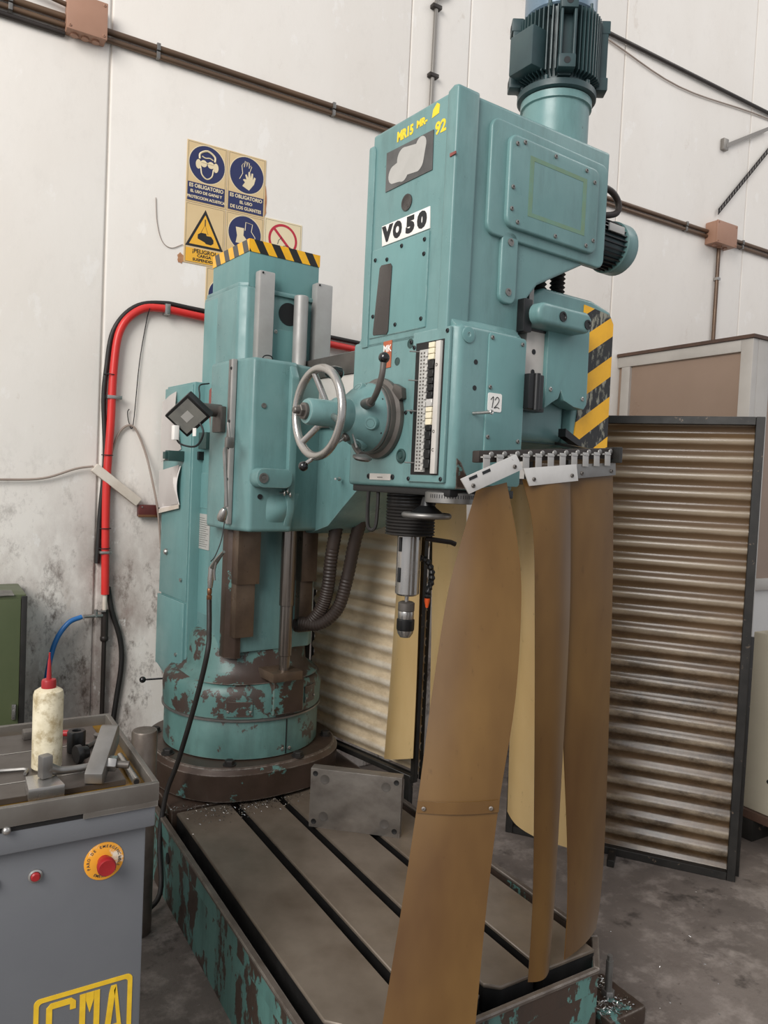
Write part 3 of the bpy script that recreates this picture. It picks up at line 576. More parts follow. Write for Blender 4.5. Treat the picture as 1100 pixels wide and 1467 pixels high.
add('oil_plug', B().lathe([(.021, 0), (.021, .004), (.016, .006), (.014, .003), (.008, .003), (.007, .006), (0, .006)], (-.16, -1.288, 1.675), (-1, 0, 0), 24), 'teal_dark', hl)
# feed hub, handwheel and levers
HY, HZ = -1.172, 1.787
fd = add('feed_dial', B().lathe([(.120, 0), (.122, .006), (.120, .014), (.112, .018), (.108, .020), (.106, .034), (.10, .036)], (-.16, HY, HZ), (-1, 0, 0), 56), 'cast_grey', mach)
add('dial_pointer', B().prism([(-1.26, 1.885), (-1.295, 1.87), (-1.30, 1.84), (-1.285, 1.835), (-1.25, 1.865)], 'x', -.178, -.16, .002), 'cast_grey', fd)
hb = add('feed_hub', B().lathe([(.102, .034), (.102, .05), (.096, .058), (.088, .085), (.070, .108), (.056, .118), (.050, .122), (.048, .16), (.041, .165), (.038, .172), (.038, .25), (.034, .258), (.02, .26)], (-.16, HY, HZ), (-1, 0, 0), 48), 'teal', mach)
add('hub_nut', B().lathe([(.024, .258), (.024, .268), (.019, .27)], (-.16, HY, HZ), (-1, 0, 0), 24).hexa((-.43, HY, HZ), (-1, 0, 0), .018, .012).lathe([(.010, .28), (.010, .295), (.007, .298)], (-.16, HY, HZ), (-1, 0, 0), 16), 'cast_grey', hb)
for k in range(6):
    a = math.radians(30+60*k); add('screw', B().screw((-.16-.052, HY+.095*math.cos(a), HZ+.095*math.sin(a)), (-1, 0, 0), .005), 'ink', hb)
b = B(); b.lathe([(.103, .0365), (.1045, .039), (.1045, .046), (.103, .048)], (-.16, HY, HZ), (-1, 0, 0), 48); add('hub_ring', b, 'steel_dull', hb)
for a_, r_ in ((196, .017), (258, .02), (95, .017)):
    a_ = math.radians(a_); c_ = Vector((-.243, HY+.078*math.cos(a_), HZ+.078*math.sin(a_))); dn = Vector((-.75, math.cos(a_)*.66, math.sin(a_)*.66)).normalized()
    add('hub_boss', B().lathe([(r_*1.5, -.012), (r_*1.25, .006), (r_, .012), (r_*.75, .012)], c_, dn, 24), 'teal', hb); add('boss_bore', B().lathe([(r_*.75, .0115), (r_*.7, .0125), (r_*.6, .008), (0, .007)], c_, dn, 20), 'slot_dark', hb)
HX = -.378
hw = add('handwheel', B().torus((HX, HY, HZ), (1, 0, 0), .125, .0125, 56, 12), 'steel', mach)
for a in (75, 195, 315):
    a = math.radians(a); add('spoke', B().tube([(HX+.03, HY+.036*math.cos(a), HZ+.036*math.sin(a)), (HX+.015, HY+.08*math.cos(a), HZ+.08*math.sin(a)), (HX, HY+.122*math.cos(a), HZ+.122*math.sin(a))], .0095, 10, 5), 'steel', hw)
add('wheel_grip', B().lathe([(.006, 0), (.016, .01), (.02, .03), (.018, .05), (.008, .06)], (HX+.005, HY-.02, HZ+.115), (1, 0, .0), 18), 'black_gloss', hw)
lv = add('feed_lever', B().tube([(-.255, HY-.06, HZ+.03), (-.27, -1.275, 1.815), (-.285, -1.325, 1.843), (-.29, -1.352, 1.885), (-.29, -1.358, 1.925)], .0085, 12, 6), 'cast_grey', mach)
add('knob', B().sphere((-.29, -1.359, 1.934), .0155, 20), 'black_gloss', lv)
add('lever_socket', B().cyl((-.25, HY-.04, HZ+.03), (-.275, -1.285, 1.82), .017, .014, 16, .003), 'cast_grey', lv)
lv = add('feed_lever', B().tube([(-.27, -1.165, 1.728), (-.33, -1.16, 1.69), (-.40, -1.145, 1.637)], .006, 10, 4), 'steel', mach)
add('knob', B().sphere((-.402, -1.143, 1.632), .0145, 20), 'black_gloss', lv)
add('lever_socket', B().cyl((-.23, -1.165, 1.745), (-.285, -1.168, 1.72), .017, .013, 16, .003), 'cast_grey', lv)
lv = add('feed_lever', B().tube([(-.26, -1.19, 1.70), (-.28, -1.235, 1.685), (-.285, -1.262, 1.672)], .009, 10, 4), 'cast_grey', mach)
add('knob', B().lathe([(.02, 0), (.028, .006), (.028, .012), (.012, .018)], (-.285, -1.268, 1.655), (0, -.2, 1), 24), 'steel_dull', lv)
add('lock_pin', B().cyl((-.285, -1.215, 1.73), (-.295, -1.255, 1.69), .003, n=8), 'steel', lv)
# underside of the head, spindle and chuck
SX, SY = -.038, -1.19
b = B(); b.box(-.145, .10, -1.49, -1.02, 1.565, 1.588, .004); b.cyl((SX, SY, 1.53), (SX, SY, 1.57), .075); add('head_bottom_plate', b, 'black_plastic', mach)
gd = add('graduated_ring', B().lathe([(.060, 0), (.072, .002), (.072, .03), (.065, .034)], (-.085, -1.425, 1.545), (0, 0, 1), 40), 'steel_dull', mach)
b = B()
for k in range(30):
    a = math.radians(180+k*6); b.box(-.085+.0722*math.cos(a)-.0007, -.085+.0722*math.cos(a)+.0007, -1.425+.0722*math.sin(a)-.0007, -1.425+.0722*math.sin(a)+.0007, 1.56, 1.57)
add('graduations', b, 'ink', gd, kind='stuff')
hh = add('depth_handwheel', B().torus((-.115, -1.36, 1.507), (0, 0, 1), .064, .0085, 48, 10), 'steel_dull', mach)
add('wheel_cone', B().lathe([(.014, .055), (.02, .03), (.05, .008), (.06, .0), (.05, .002), (.018, .02)][::-1], (-.115, -1.36, 1.505), (0, 0, 1), 28), 'black_plastic', hh)
pr = []
for k in range(14): pr += [(.078, .0+k*.0098), (.0735, .0049+k*.0098)]
add('spindle_bellows', B().lathe([(.06, -.004)]+pr+[(.06, .14)], (SX, SY, 1.438), (0, 0, 1), 36), 'black_rubber', mach)
qu = add('quill', B().lathe([(.03, 1.247), (.0375, 1.253), (.0375, 1.44)], (SX, SY, 0), (0, 0, 1), 36), 'steel', mach)
for z0, z1 in ((1.29, 1.335), (1.385, 1.43)):
    b = B(); a = math.radians(200)
    b.box(SX-.0405, SX-.034, SY-.010, SY+.002, z0, z1, .002); add('drift_slot', b, 'ink', qu)
ch = add('chuck', B().lathe([(.0065, .10+.01), (.0065, .138)], (SX, SY, 1.115), (0, 0, 1), 20).lathe([(.016, 0), (.024, .012), (.0265, .022)], (SX, SY, 1.115), (0, 0, 1), 32), 'steel', mach)
add('chuck_sleeve', B().lathe([(.0265, .022), (.028, .026), (.028, .055), (.0255, .058), (.024, .059)], (SX, SY, 1.115), (0, 0, 1), 32), 'black_plastic', ch)
add('chuck_band', B().lathe([(.0245, .0585), (.0252, .06), (.0252, .08), (.0245, .082)], (SX, SY, 1.115), (0, 0, 1), 32), 'steel', ch)
add('chuck_collar', B().lathe([(.024, .082), (.026, .084), (.026, .108), (.02, .112), (.008, .112)], (SX, SY, 1.115), (0, 0, 1), 32), 'cast_grey', ch)
pts = spline([(SX+.036, SY-.005, 1.365), (SX+.065, SY-.01, 1.355), (SX+.085, SY-.012, 1.325), (SX+.088, SY-.012, 1.29), (SX+.075, SY-.014, 1.26), (SX+.072, SY-.014, 1.235)], 4)
ch2 = add('coolant_hose', B().tube(pts, .0095, 10, 0, .2), 'black_plastic', mach)
add('nozzle', B().lathe([(.009, 0), (.009, .008), (.004, .03)], (SX+.072, SY-.014, 1.235), (0, 0, -1), 14), 'orange', ch2)
add('spindle_lever', B().tube([(SX+.03, SY-.04, 1.428), (SX+.11, SY-.07, 1.418), (SX+.125, SY-.075, 1.412)], .008, 10), 'pipe_dark', mach)
b = B(); b.tube([(-.145, -1.11, 1.565), (-.15, -1.115, 1.51), (-.15, -1.12, 1.46), (-.143, -1.13, 1.447), (-.135, -1.14, 1.46), (-.132, -1.142, 1.51), (-.13, -1.14, 1.565)], .006, 8, 5); add('cable_loop', b, 'black_rubber', mach)
# ribbed cable hoses under the arm
for P in ([(.26, -.52, 1.50), (.262, -.45, 1.34), (.258, -.41, 1.18), (.225, -.40, 1.06), (.16, -.37, .995), (.10, -.30, .99)], [(.185, -.43, 1.42), (.183, -.40, 1.28), (.178, -.39, 1.15), (.165, -.37, 1.06), (.13, -.33, .99), (.09, -.28, .975)]):
    add('ribbed_hose', B().tube(spline(P, 18), .027, 14, 0, .05), 'hose_brown', mach)
# main motor
MX, MY = .362, -1.335
mb = add('motor_flange', B().lathe([(.105, 2.665), (.105, 2.80), (.112, 2.803), (.112, 2.825), (.10, 2.828)], (MX, MY, 0), (0, 0, 1), 40), 'teal', mach)
mo = add('main_motor', B().lathe([(.09, 2.826), (.098, 2.85), (.104, 2.87), (.104, 3.075), (.09, 3.08)], (MX, MY, 0), (0, 0, 1), 40), 'motor_dark', mach)
b = B()
for k in range(56):
    a = 2*math.pi*k/56; ca, sa = math.cos(a), math.sin(a); r0_, r1_ = .10, .131
    if min(abs((a-q+math.pi) % (2*math.pi)-math.pi) for q in (math.radians(232), math.radians(322), math.radians(142))) < .16: continue
    n_ = Vector((-sa, ca, 0))*.0017
    b.slab([Vector((MX+r*ca, MY+r*sa, z))-n_ for r, z in ((r0_, 2.865), (r1_, 2.875), (r1_, 3.065), (r0_, 3.075))], n_.normalized(), .0034)
add('cooling_fins', b, 'motor_dark', mo, kind='stuff')
for a in (232, 322, 142):
    a = math.radians(a); R = Matrix.Translation((MX, MY, 0)) @ Matrix.Rotation(a, 4, 'Z')
    b = B(R); b.box(.10, .118, -.02, .02, 2.86, 3.08, .003); b.box(.118, .150, -.024, -.016, 2.87, 3.075, .003); b.box(.118, .150, .016, .024, 2.87, 3.075, .003)
    for z in (2.885, 3.06): b.box(.118, .155, -.026, .026, z-.02, z+.02, .004)
    ft = add('motor_foot', b, 'motor_dark', mo)
    for z in (2.885, 3.06):
        b = B(R); b.lathe([(.010, 0), (.010, .001), (0, .001)], (.155, 0, z), (1, 0, 0), 16); add('foot_hole', b, 'ink', ft)
for a in (205, 277, 345, 100):
    a = math.radians(a); p = (MX+.112*math.cos(a), MY+.112*math.sin(a))
    add('stud', B().cyl((*p, 2.83), (*p, 2.865), .008), 'motor_dark', mo)
    add('tie_bolt', B().cyl((*p, 3.045), (*p, 3.095), .006).hexa((*p, 3.07), (0, 0, 1), .009, .01), 'motor_dark', mo)
b = B(Matrix.Translation((MX, MY, 0)) @ Matrix.Rotation(math.radians(178), 4, 'Z')); b.box(.10, .165, -.05, .05, 2.88, 3.0, .006); add('terminal_box', b, 'motor_dark', mo)
b = B(); b.lathe([(.118, 2.828), (.124, 2.832), (.124, 2.85), (.10, 2.862)], (MX, MY, 0), (0, 0, 1), 40); add('end_shield', b, 'motor_dark', mo)
add('fan_cowl', B().lathe([(.108, 3.08), (.113, 3.085), (.113, 3.25), (.105, 3.272), (.08, 3.28)], (MX, MY, 0), (0, 0, 1), 48), 'motor_cowl', mo)
# side motor below the overhang, its cable and bellows
m2 = add('side_motor', B().lathe([(.06, 0), (.072, .02), (.072, .20), (.07, .22)], (.47, -1.33, 2.445), (1, 0, 0), 36), 'motor_dark', mach)
b = B()
for k in range(30):
    a = 2*math.pi*k/30; n_ = Vector((0, -math.sin(a), math.cos(a)))*.0018
    b.slab([Vector((x, -1.33+r*math.cos(a), 2.445+r*math.sin(a)))-n_ for r, x in ((.07, .50), (.082, .505), (.082, .67), (.07, .675))], n_.normalized(), .0036)
add('cooling_fins', b, 'black_plastic', m2, kind='stuff')
add('motor_cap', B().lathe([(.078, 0), (.087, .004), (.087, .055), (.078, .068), (.05, .074), (0, .075)], (.665, -1.33, 2.445), (1, 0, 0), 40), 'teal', m2)
b = B(); b.box(.56, .64, -1.418, -1.412, 2.46, 2.485, .001); add('rating_plate', b, 'plate_grey', m2)
b = B(); b.tube([(.50, -1.36, 2.605), (.60, -1.37, 2.615), (.655, -1.37, 2.59), (.655, -1.37, 2.55), (.60, -1.36, 2.53), (.52, -1.35, 2.52)], .011, 10, 5); add('motor_cable', b, 'hose_brown', m2)
b = B(); b.box(.36, .47, -1.42, -1.16, 2.33, 2.52, .02, 3); add('motor_mount', b, 'teal_dark', mach)
for x, y in ((.31, -1.35), (.42, -1.33)):
    pr = []
    for k in range(9): pr += [(.026, k*.014), (.019, k*.014+.007)]
    add('spring_bellows', B().lathe(pr, (x, y, 2.19), (0, 0, 1), 20), 'black_rubber', mach)

# ------------------------------------------------------------ strip curtains
def strip(name, L, R, m, parent, bow=.0, bowdir=(0, -1, 0), nv=6, M=None, fold=0):
    Ls, Rs = spline(L, 5), spline(R, 5); n = len(Ls)-1; d = Vector(bowdir)
    def f(u, v):
        i = min(int(round(v*n)), n); p = Ls[i].lerp(Rs[i], u)
        return p+d*(bow*math.sin(math.pi*u)+fold*math.sin(2*math.pi*u)*v)
    b = B(M); b.grid(f, nv, n, .003); return add(name, b, m, parent, sharp=60)
sc1 = thing('strip_curtain', 'amber plastic strip curtain on a hooked rail before the drill head', 'curtain', (1.45, 1.45, .29))
rl = add('rail', B().slab([(1.15, 1.458, 1.655), (1.645, 1.478, 1.692), (1.645, 1.478, 1.722), (1.15, 1.458, 1.685)], (0, 1, 0), .028, .004), 'pipe_dark', sc1)
add('rail_end', B().box(1.640, 1.652, 1.455, 1.51, 1.68, 1.724, .003), 'frame_black', sc1)
add('rail_bracket', B().slab([(1.62, 1.49, 1.70), (1.645, 1.49, 1.70), (1.752, 1.80, 1.742), (1.725, 1.80, 1.742)], (0, 0, 1), .008), 'frame_black', sc1)
p0 = None
for k in range(11):
    t = .03+k/11.2*.99; x = 1.15+.495*t; z = 1.672+.037*t; y = 1.456+.02*t
    b = B(); b.box(x-.010, x+.010, y-.013, y+.001, z-.006, z-.002)
    b.slab([(x-.010, y-.013, z-.036), (x+.010, y-.013, z-.036), (x+.010, y-.011, z+.002), (x-.010, y-.011, z+.002)], (0, 1, 0), .003, .0008)
    hk = add('hook', b, 'way_grey', sc1)
    add('rail_stud', B().lathe([(.008, 0), (.007, .002), (.004, .0035), (0, .004)], (x+.024, y+.002, z+.004), (0, -1, 0), 12), 'steel_dull', rl)
def plate(c, m_, y):
    pl = add('clamp_plate', B().slab([(p[0], yy, p[1]) for p, yy in zip(c, y)], (0, 1, 0), .004, .001), m_, sc1)
    for u in (.12, .88):
        p = Vector((c[0][0]*(1-u)+c[1][0]*u, 0, c[0][1]*(1-u)+c[1][1]*u)); q = Vector((c[3][0]*(1-u)+c[2][0]*u, 0, c[3][1]*(1-u)+c[2][1]*u)); g = p.lerp(q, .35); g.y = y[0]*(1-u)+y[1]*u
        add('rivet', B().screw(g, (0, -1, 0), .0055), 'cast_grey', pl)
    return pl
tp = plate([(1.112, 1.578), (1.284, 1.646), (1.258, 1.682), (1.085, 1.613)], 'white_plate', (1.440, 1.446, 1.446, 1.440))
for u in (.12, .36):
    g = Vector((1.088, 1.4395, 1.609)).lerp(Vector((1.258, 1.4455, 1.676)), u); add('slot', B().slab([g, g+Vector((.024, .0008, .0095)), g+Vector((.027, .0008, .0025)), g+Vector((.003, 0, -.007))], (0, -1, 0), .0006), 'ink', tp)
plate([(1.310, 1.604), (1.488, 1.624), (1.478, 1.668), (1.286, 1.648)], 'white_plate', (1.448, 1.456, 1.456, 1.448))
plate([(1.490, 1.630), (1.648, 1.646), (1.645, 1.680), (1.480, 1.668)], 'steel_dull', (1.461, 1.472, 1.472, 1.461))
s1 = strip('strip', [(1.163, 1.478, 1.590), (1.127, 1.486, 1.450), (1.091, 1.482, 1.314), (1.044, 1.459, 1.086), (.993, 1.423, .853), (.940, 1.390, .634), (.880, 1.355, .405), (.82, 1.318, .18)],
      [(1.247, 1.467, 1.61), (1.259, 1.426, 1.457), (1.252, 1.394, 1.323), (1.215, 1.355, 1.095), (1.155, 1.325, .862), (1.104, 1.291, .643), (1.054, 1.249, .414), (1.003, 1.209, .19)], 'pvc_amber', sc1, .012, (-.5, -.86, 0), 10)
Ld, Rd = Vector((.989, 1.420, .835)), Vector((1.151, 1.322, .845)); nn = (Rd-Ld).cross(Vector((0, 0, 1))).normalized()
b = B(); b.grid(lambda u, v: Ld.lerp(Rd, u)+Vector((.004*v, .003*v, .026*v))+nn*(.006+.0125*math.sin(math.pi*u)), 10, 2, .003); lp = add('strip_joint', b, 'pvc_amber', s1)
for u in (.08, .9): add('rivet', B().screw(Ld.lerp(Rd, u)+Vector((0, 0, .012))+nn*(.010+.0125*math.sin(math.pi*u)), nn, .005), 'rim_steel', lp)
strip('strip', [(1.304, 1.472, 1.620), (1.332, 1.452, 1.491), (1.350, 1.445, 1.238), (1.376, 1.440, .776), (1.380, 1.430, .499), (1.364, 1.415, .312)],
      [(1.470, 1.474, 1.645), (1.470, 1.460, 1.491), (1.480, 1.455, 1.227), (1.475, 1.448, .753), (1.456, 1.430, .479), (1.434, 1.415, .318)], 'pvc_amber', sc1, .014, (0, -1, 0), 10)
strip('strip', [(1.450, 1.484, 1.645), (1.465, 1.478, 1.414), (1.489, 1.474, 1.033), (1.524, 1.460, .642), (1.524, 1.445, .456), (1.502, 1.425, .325)],
      [(1.648, 1.488, 1.665), (1.662, 1.480, 1.411), (1.681, 1.480, 1.008), (1.706, 1.490, .591), (1.713, 1.500, .396), (1.706, 1.503, .312)], 'pvc_amber', sc1, .008, (.2, -1, 0), 10)
sc2 = thing('strip_curtain', 'amber plastic strips painted as backlit along the far side of the bed', 'curtain', (1.76, 2.1, .4))
MB_ = MA
B1L = [(.46, -.51, 1.61), (.46, -.502, 1.274), (.46, -.49, .973), (.46, -.479, .667), (.46, -.464, .397)]
B1R = [(.46, -.643, 1.61), (.46, -.646, 1.29), (.46, -.652, 1.003), (.46, -.657, .715), (.46, -.657, .462)]
B2L = [(.455, -.71, 1.61), (.455, -.727, 1.30), (.455, -.743, 1.02), (.455, -.755, .74), (.455, -.765, .496)]
B2R = [(.455, -.903, 1.61), (.455, -.923, 1.32), (.455, -.934, 1.056), (.455, -.946, .79), (.455, -.955, .52)]
b = B(MB_); b.box(.462, .488, -1.44, -.49, 1.60, 1.63, .003); add('rail', b, 'rim_steel', sc2)
for y in (-.70, -1.36): b = B(MB_); b.box(.47, .482, y-.015, y+.015, 1.625, 1.79, .001); add('hanger', b, 'frame_black', sc2)
BS = [(B1L, B1R), (B2L, B2R),
      ([(.475, -1.093, 1.61), (.475, -1.14, 1.344), (.475, -1.191, 1.1), (.475, -1.176, .847), (.475, -1.185, .439)], [(.475, -1.25, 1.61), (.475, -1.26, 1.356), (.475, -1.28, 1.115), (.475, -1.30, .875), (.475, -1.315, .401)]),
      ([(.485, -1.265, 1.61), (.485, -1.27, 1.2), (.485, -1.275, .8), (.485, -1.28, .415)], [(.485, -1.43, 1.61), (.485, -1.45, 1.2), (.485, -1.445, .8), (.485, -1.46, .419)])]
for L, R in BS: strip('strip', L, R, 'pvc_amber_backlit', sc2, .02, (-1, 0, 0), 8, MB_)

# ------------------------------------------------------------ corrugated screens
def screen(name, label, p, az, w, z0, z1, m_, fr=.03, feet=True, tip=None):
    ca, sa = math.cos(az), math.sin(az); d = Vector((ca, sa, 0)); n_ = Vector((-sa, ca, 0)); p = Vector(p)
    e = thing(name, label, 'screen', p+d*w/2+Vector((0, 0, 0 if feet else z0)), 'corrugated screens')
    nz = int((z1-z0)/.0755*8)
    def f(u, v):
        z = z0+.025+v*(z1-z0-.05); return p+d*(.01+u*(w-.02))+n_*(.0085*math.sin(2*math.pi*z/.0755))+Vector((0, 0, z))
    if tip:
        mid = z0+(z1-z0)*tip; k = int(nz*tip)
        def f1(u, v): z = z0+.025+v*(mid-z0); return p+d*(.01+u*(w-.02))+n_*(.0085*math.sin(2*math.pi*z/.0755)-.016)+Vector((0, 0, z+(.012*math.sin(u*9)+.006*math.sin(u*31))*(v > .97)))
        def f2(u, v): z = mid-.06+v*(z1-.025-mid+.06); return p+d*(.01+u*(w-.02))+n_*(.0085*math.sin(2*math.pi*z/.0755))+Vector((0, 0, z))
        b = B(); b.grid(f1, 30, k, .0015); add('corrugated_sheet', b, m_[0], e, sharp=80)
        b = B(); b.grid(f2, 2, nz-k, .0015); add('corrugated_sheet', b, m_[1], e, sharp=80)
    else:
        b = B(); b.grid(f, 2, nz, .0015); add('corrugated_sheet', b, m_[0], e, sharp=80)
    M_ = Matrix.Translation(p) @ Matrix.Rotation(az, 4, 'Z')
    for x0, x1, a, c in ((-.005, fr-.005, z0, z1), (w-fr+.005, w+.005, z0, z1), (fr-.005, w-fr+.005, z0, z0+fr), (fr-.005, w-fr+.005, z1-fr, z1)):
        b = B(M_); b.box(x0, x1, .0135, .0135+fr, a, c, .002, 1); add('frame_bar', b, 'frame_black', e)
        b = B(M_)
        if x1-x0 > .1: b.box(x0, x1, -.016, -.0135, (a if a == z0 else c-.018), (a+.018 if a == z0 else c), .0005, 1)
        else: b.box((x0 if x0 < 0 else x1-.02), (x0+.02 if x0 < 0 else x1), -.016, -.0135, a, c, .0005, 1)
        add('frame_flange', b, 'frame_black', e)
    if feet:
        for x in (.0, w-.30):
            b = B(M_); b.box(x+(.47 if x == 0 else .12), x+(.50 if x == 0 else .15), -.15, .16, .0, .03, .002, 1); add('foot', b, 'frame_black', e)
    return e, M_, d, n_
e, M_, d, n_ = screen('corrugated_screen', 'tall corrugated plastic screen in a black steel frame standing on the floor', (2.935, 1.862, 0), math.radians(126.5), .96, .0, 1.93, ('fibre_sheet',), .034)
b = B(M_); b.box(-.022, .014, -.026, -.012, 0, 1.02, .002); add('angle_iron', b, 'frame_black', e)
pq = MA @ Vector((.545, -.60, 0))
e2, M2, _, _ = screen('corrugated_screen', 'low tattered corrugated sheet in a black frame behind the machine bed', (pq.x, pq.y, 0), math.radians(102.6), .78, .33, 1.72, ('fibre_sheet_lit', 'fibre_sheet_lit'), .024, False, .56)
b = B(M2); b.box(.02, .05, .014, .038, 0, .335, .001); add('leg', b, 'frame_black', e2); b = B(M2); b.box(.70, .73, .014, .038, .306, .335, .001); add('leg', b, 'frame_black', e2)

# ------------------------------------------------------------ plate on the bed, round bar, swarf
b = B(); fpts = [(1.241, 2.48), (1.498, 2.252)]
dv = Vector((fpts[1][0]-fpts[0][0], fpts[1][1]-fpts[0][1], 0)); Lp = dv.length; dv.normalize(); nv = Vector((dv.y, -dv.x, 0))
MP = frame((1.241, 2.48, .3), dv, (0, 0, 1)) @ Matrix.Rotation(math.radians(0), 4, 'X')
fp = thing('drilled_steel_plate', 'thick grey steel plate with drilled corners standing on the machine bed', 'metal plate', (1.37, 2.37, .3))
b = B(MP); b.box(0, Lp, 0, .222, -.045, 0, .002); pbody = add('plate_body', b, 'steel_plate', fp)
for x, y, r in ((.055, .185, .018), (.018, .203, .010), (Lp-.058, .183, .018), (Lp-.02, .203, .010), (.055, .045, .018), (.018, .022, .010), (Lp-.058, .045, .018), (Lp-.02, .022, .010)):
    b = B(MP); b.lathe([(r, 0), (r, .0006), (r*.86, .0006), (r*.8, .0002), (0, .0002)], (x, y, 0), (0, 0, 1), 24); add('drilled_hole', b, 'slot_dark' if r < .012 else 'cast_grey', fp)
add('steel_round_bar', B().lathe([(.04, 0), (.043, .003), (.043, .705), (.04, .71), (0, .71)], (.655, 2.59, 0), (0, 0, 1), 32), 'rim_steel', None, 'dark steel round bar standing upright between cart and column', 'steel bar')
def swarf(name, label, spots, n, size):
    bm = B()
    for _ in range(n):
        x, y, z, sx_, sy_ = random.choice(spots); c = Vector((x+random.gauss(0, 1)*sx_, y+random.gauss(0, 1)*sy_, z+.001+random.random()*size*.6))
        a = random.random()*6.28; e_ = random.random()-.5; u = Vector((math.cos(a), math.sin(a), e_*.8))*size*random.uniform(.4, 1.6); w_ = Vector((-math.sin(a), math.cos(a), random.random()))*size*.25
        vs_ = [bm._v(p) for p in (c-u, c-u*.2+w_, c+u*.5+w_*1.4, c+u-w_)]; bm.bm.faces.new(vs_)
    return add(name, bm, 'swarf', None, label, 'metal shavings', kind='stuff')
swarf('swarf', 'bright curls of metal swarf scattered over the machine bed', [(.92, 2.80, .306, .07, .03), (1.08, 2.76, .30, .06, .02), (1.22, 2.74, .30, .06, .02), (.815, 2.6, .222, .004, .12), (1.065, 2.45, .222, .005, .2), (1.25, 2.3, .222, .005, .25), (1.435, 2.0, .222, .005, .2), (1.05, 2.72, .30, .1, .04)], 1500, .004)
swarf('swarf', 'heap of silver swarf round the levelling bolt on the floor', [(1.80, 1.48, .06, .03, .02), (1.76, 1.52, .061, .02, .03), (1.83, 1.58, .06, .02, .015)], 420, .005)
swarf('swarf', 'loose glinting chips strewn on the dark concrete floor', [(2.2, 1.7, 0, .3, .2), (2.8, 1.75, 0, .15, .12), (2.1, 1.35, 0, .2, .15)], 110, .0035)

# ------------------------------------------------------------ things on the wall
YW = WY-.0005
def vpoly(b, poly, t0, t1): return b.prism(poly, 'y', YW-t1, YW-t0)
def sign(label, x0, x1, z0, z1, m_='sign_cream'):
    e = thing('safety_sign', label, 'sign', ((x0+x1)/2, WY, z0), 'safety signs on the wall')
    add('board', vpoly(B(), [(x0, z0), (x1, z0), (x1, z1), (x0, z1)], 0, .003), m_, e); b = B()
    for a, c, d_, f_ in ((x0+.006, x1-.006, z0+.006, z0+.0072), (x0+.006, x1-.006, z1-.0072, z1-.006), (x0+.006, x0+.0072, z0+.006, z1-.006), (x1-.0072, x1-.006, z0+.006, z1-.006)): b.box(a, c, YW-.0034, YW-.0029, d_, f_)
    add('border_line', b, 'cast_grey', e); return e
def disc(e, cx, cz, r):
    add('ring', vpoly(B(), circ(cx, cz, r+.004, 40), .003, .0034), 'sign_cream_light', e); add('disc', vpoly(B(), circ(cx, cz, r, 40), .0034, .0038), 'sign_navy', e)
def caption(e, x0, x1, z0, z1, lines, bg, fg):
    add('caption_band', vpoly(B(), [(x0, z0), (x1, z0), (x1, z1), (x0, z1)], .003, .0036), bg, e); b = B(); n = len(lines); h = (z1-z0)/(n+.2)
    for k, (tx, sz, w_) in enumerate(lines): b.text(tx, sz, WALLF((x0+x1)/2, z1-h*(k+.6), YW-.0039), .0006, .0003, sx=w_)
    add('lettering', b, fg, e)
def stroke(b, pts, w, t=.0042, sm=0, closed=False):
    P = spline([(x, 0, z) for x, z in pts], sm) if sm else [Vector((x, 0, z)) for x, z in pts]
    b.tube([(p.x, YW-t+.0006, p.z) for p in P], w, 6)
s = sign('cream sign with head in ear defenders and goggles above navy caption', 1.012, 1.206, 2.870, 3.152); disc(s, 1.109, 3.055, .086)
b = B(); stroke(b, [(1.072, 3.075), (1.074, 3.10), (1.109, 3.118), (1.144, 3.10), (1.146, 3.075)], .005, sm=4); stroke(b, [(1.078, 3.04), (1.085, 3.005), (1.109, 2.988), (1.133, 3.005), (1.14, 3.04)], .0035, sm=4)
for x in (1.067, 1.151): vpoly(b, [(x+.013*math.cos(a*.4), 3.05+.022*math.sin(a*.4)) for a in range(16)], .0038, .0046)
for x in (1.092, 1.127): vpoly(b, circ(x, 3.057, .016, 18), .0038, .0045)
stroke(b, [(1.08, 3.062), (1.14, 3.062)], .003); stroke(b, [(1.083, 3.09), (1.1, 3.084), (1.12, 3.088), (1.137, 3.082)], .003, sm=3); add('pictogram', b, 'sign_cream_light', s)
caption(s, 1.02, 1.198, 2.878, 2.962, [('ES OBLIGATORIO', .024, .88), ('EL USO DE GAFAS Y', .018, .95), ('PROTECCION ACUSTICA', .018, .9)], 'sign_navy', 'sign_cream_light')
s = sign('cream sign with pair of gloves in navy disc above navy caption', 1.210, 1.404, 2.870, 3.152); disc(s, 1.307, 3.055, .086)
b = B()
vpoly(b, [(1.285, 3.0), (1.32, 2.985), (1.345, 3.02), (1.352, 3.05), (1.345, 3.055), (1.338, 3.04), (1.338, 3.07), (1.33, 3.07), (1.326, 3.045), (1.322, 3.075), (1.314, 3.073), (1.314, 3.045), (1.304, 3.06), (1.298, 3.055), (1.305, 3.035), (1.293, 3.035), (1.287, 3.03), (1.298, 3.02)], .0038, .0044)
stroke(b, [(1.27, 3.03), (1.285, 3.06), (1.28, 3.095), (1.287, 3.11), (1.292, 3.09), (1.296, 3.12), (1.303, 3.118), (1.305, 3.095), (1.31, 3.118), (1.317, 3.115), (1.317, 3.09), (1.325, 3.105), (1.33, 3.10), (1.322, 3.075)], .0018); add('pictogram', b, 'sign_cream_light', s)
caption(s, 1.218, 1.396, 2.878, 2.962, [('ES OBLIGATORIO', .024, .88), ('EL USO', .02, 1), ('DE LOS GUANTES', .022, .9)], 'sign_navy', 'sign_cream_light')
s = sign('cream sign with hanging load in yellow triangle above yellow danger caption', 1.012, 1.206, 2.585, 2.867)
tri = lambda k: [(1.109, 2.72+.125*k), (1.109+.092*k, 2.72-.055*k), (1.109-.092*k, 2.72-.055*k)]
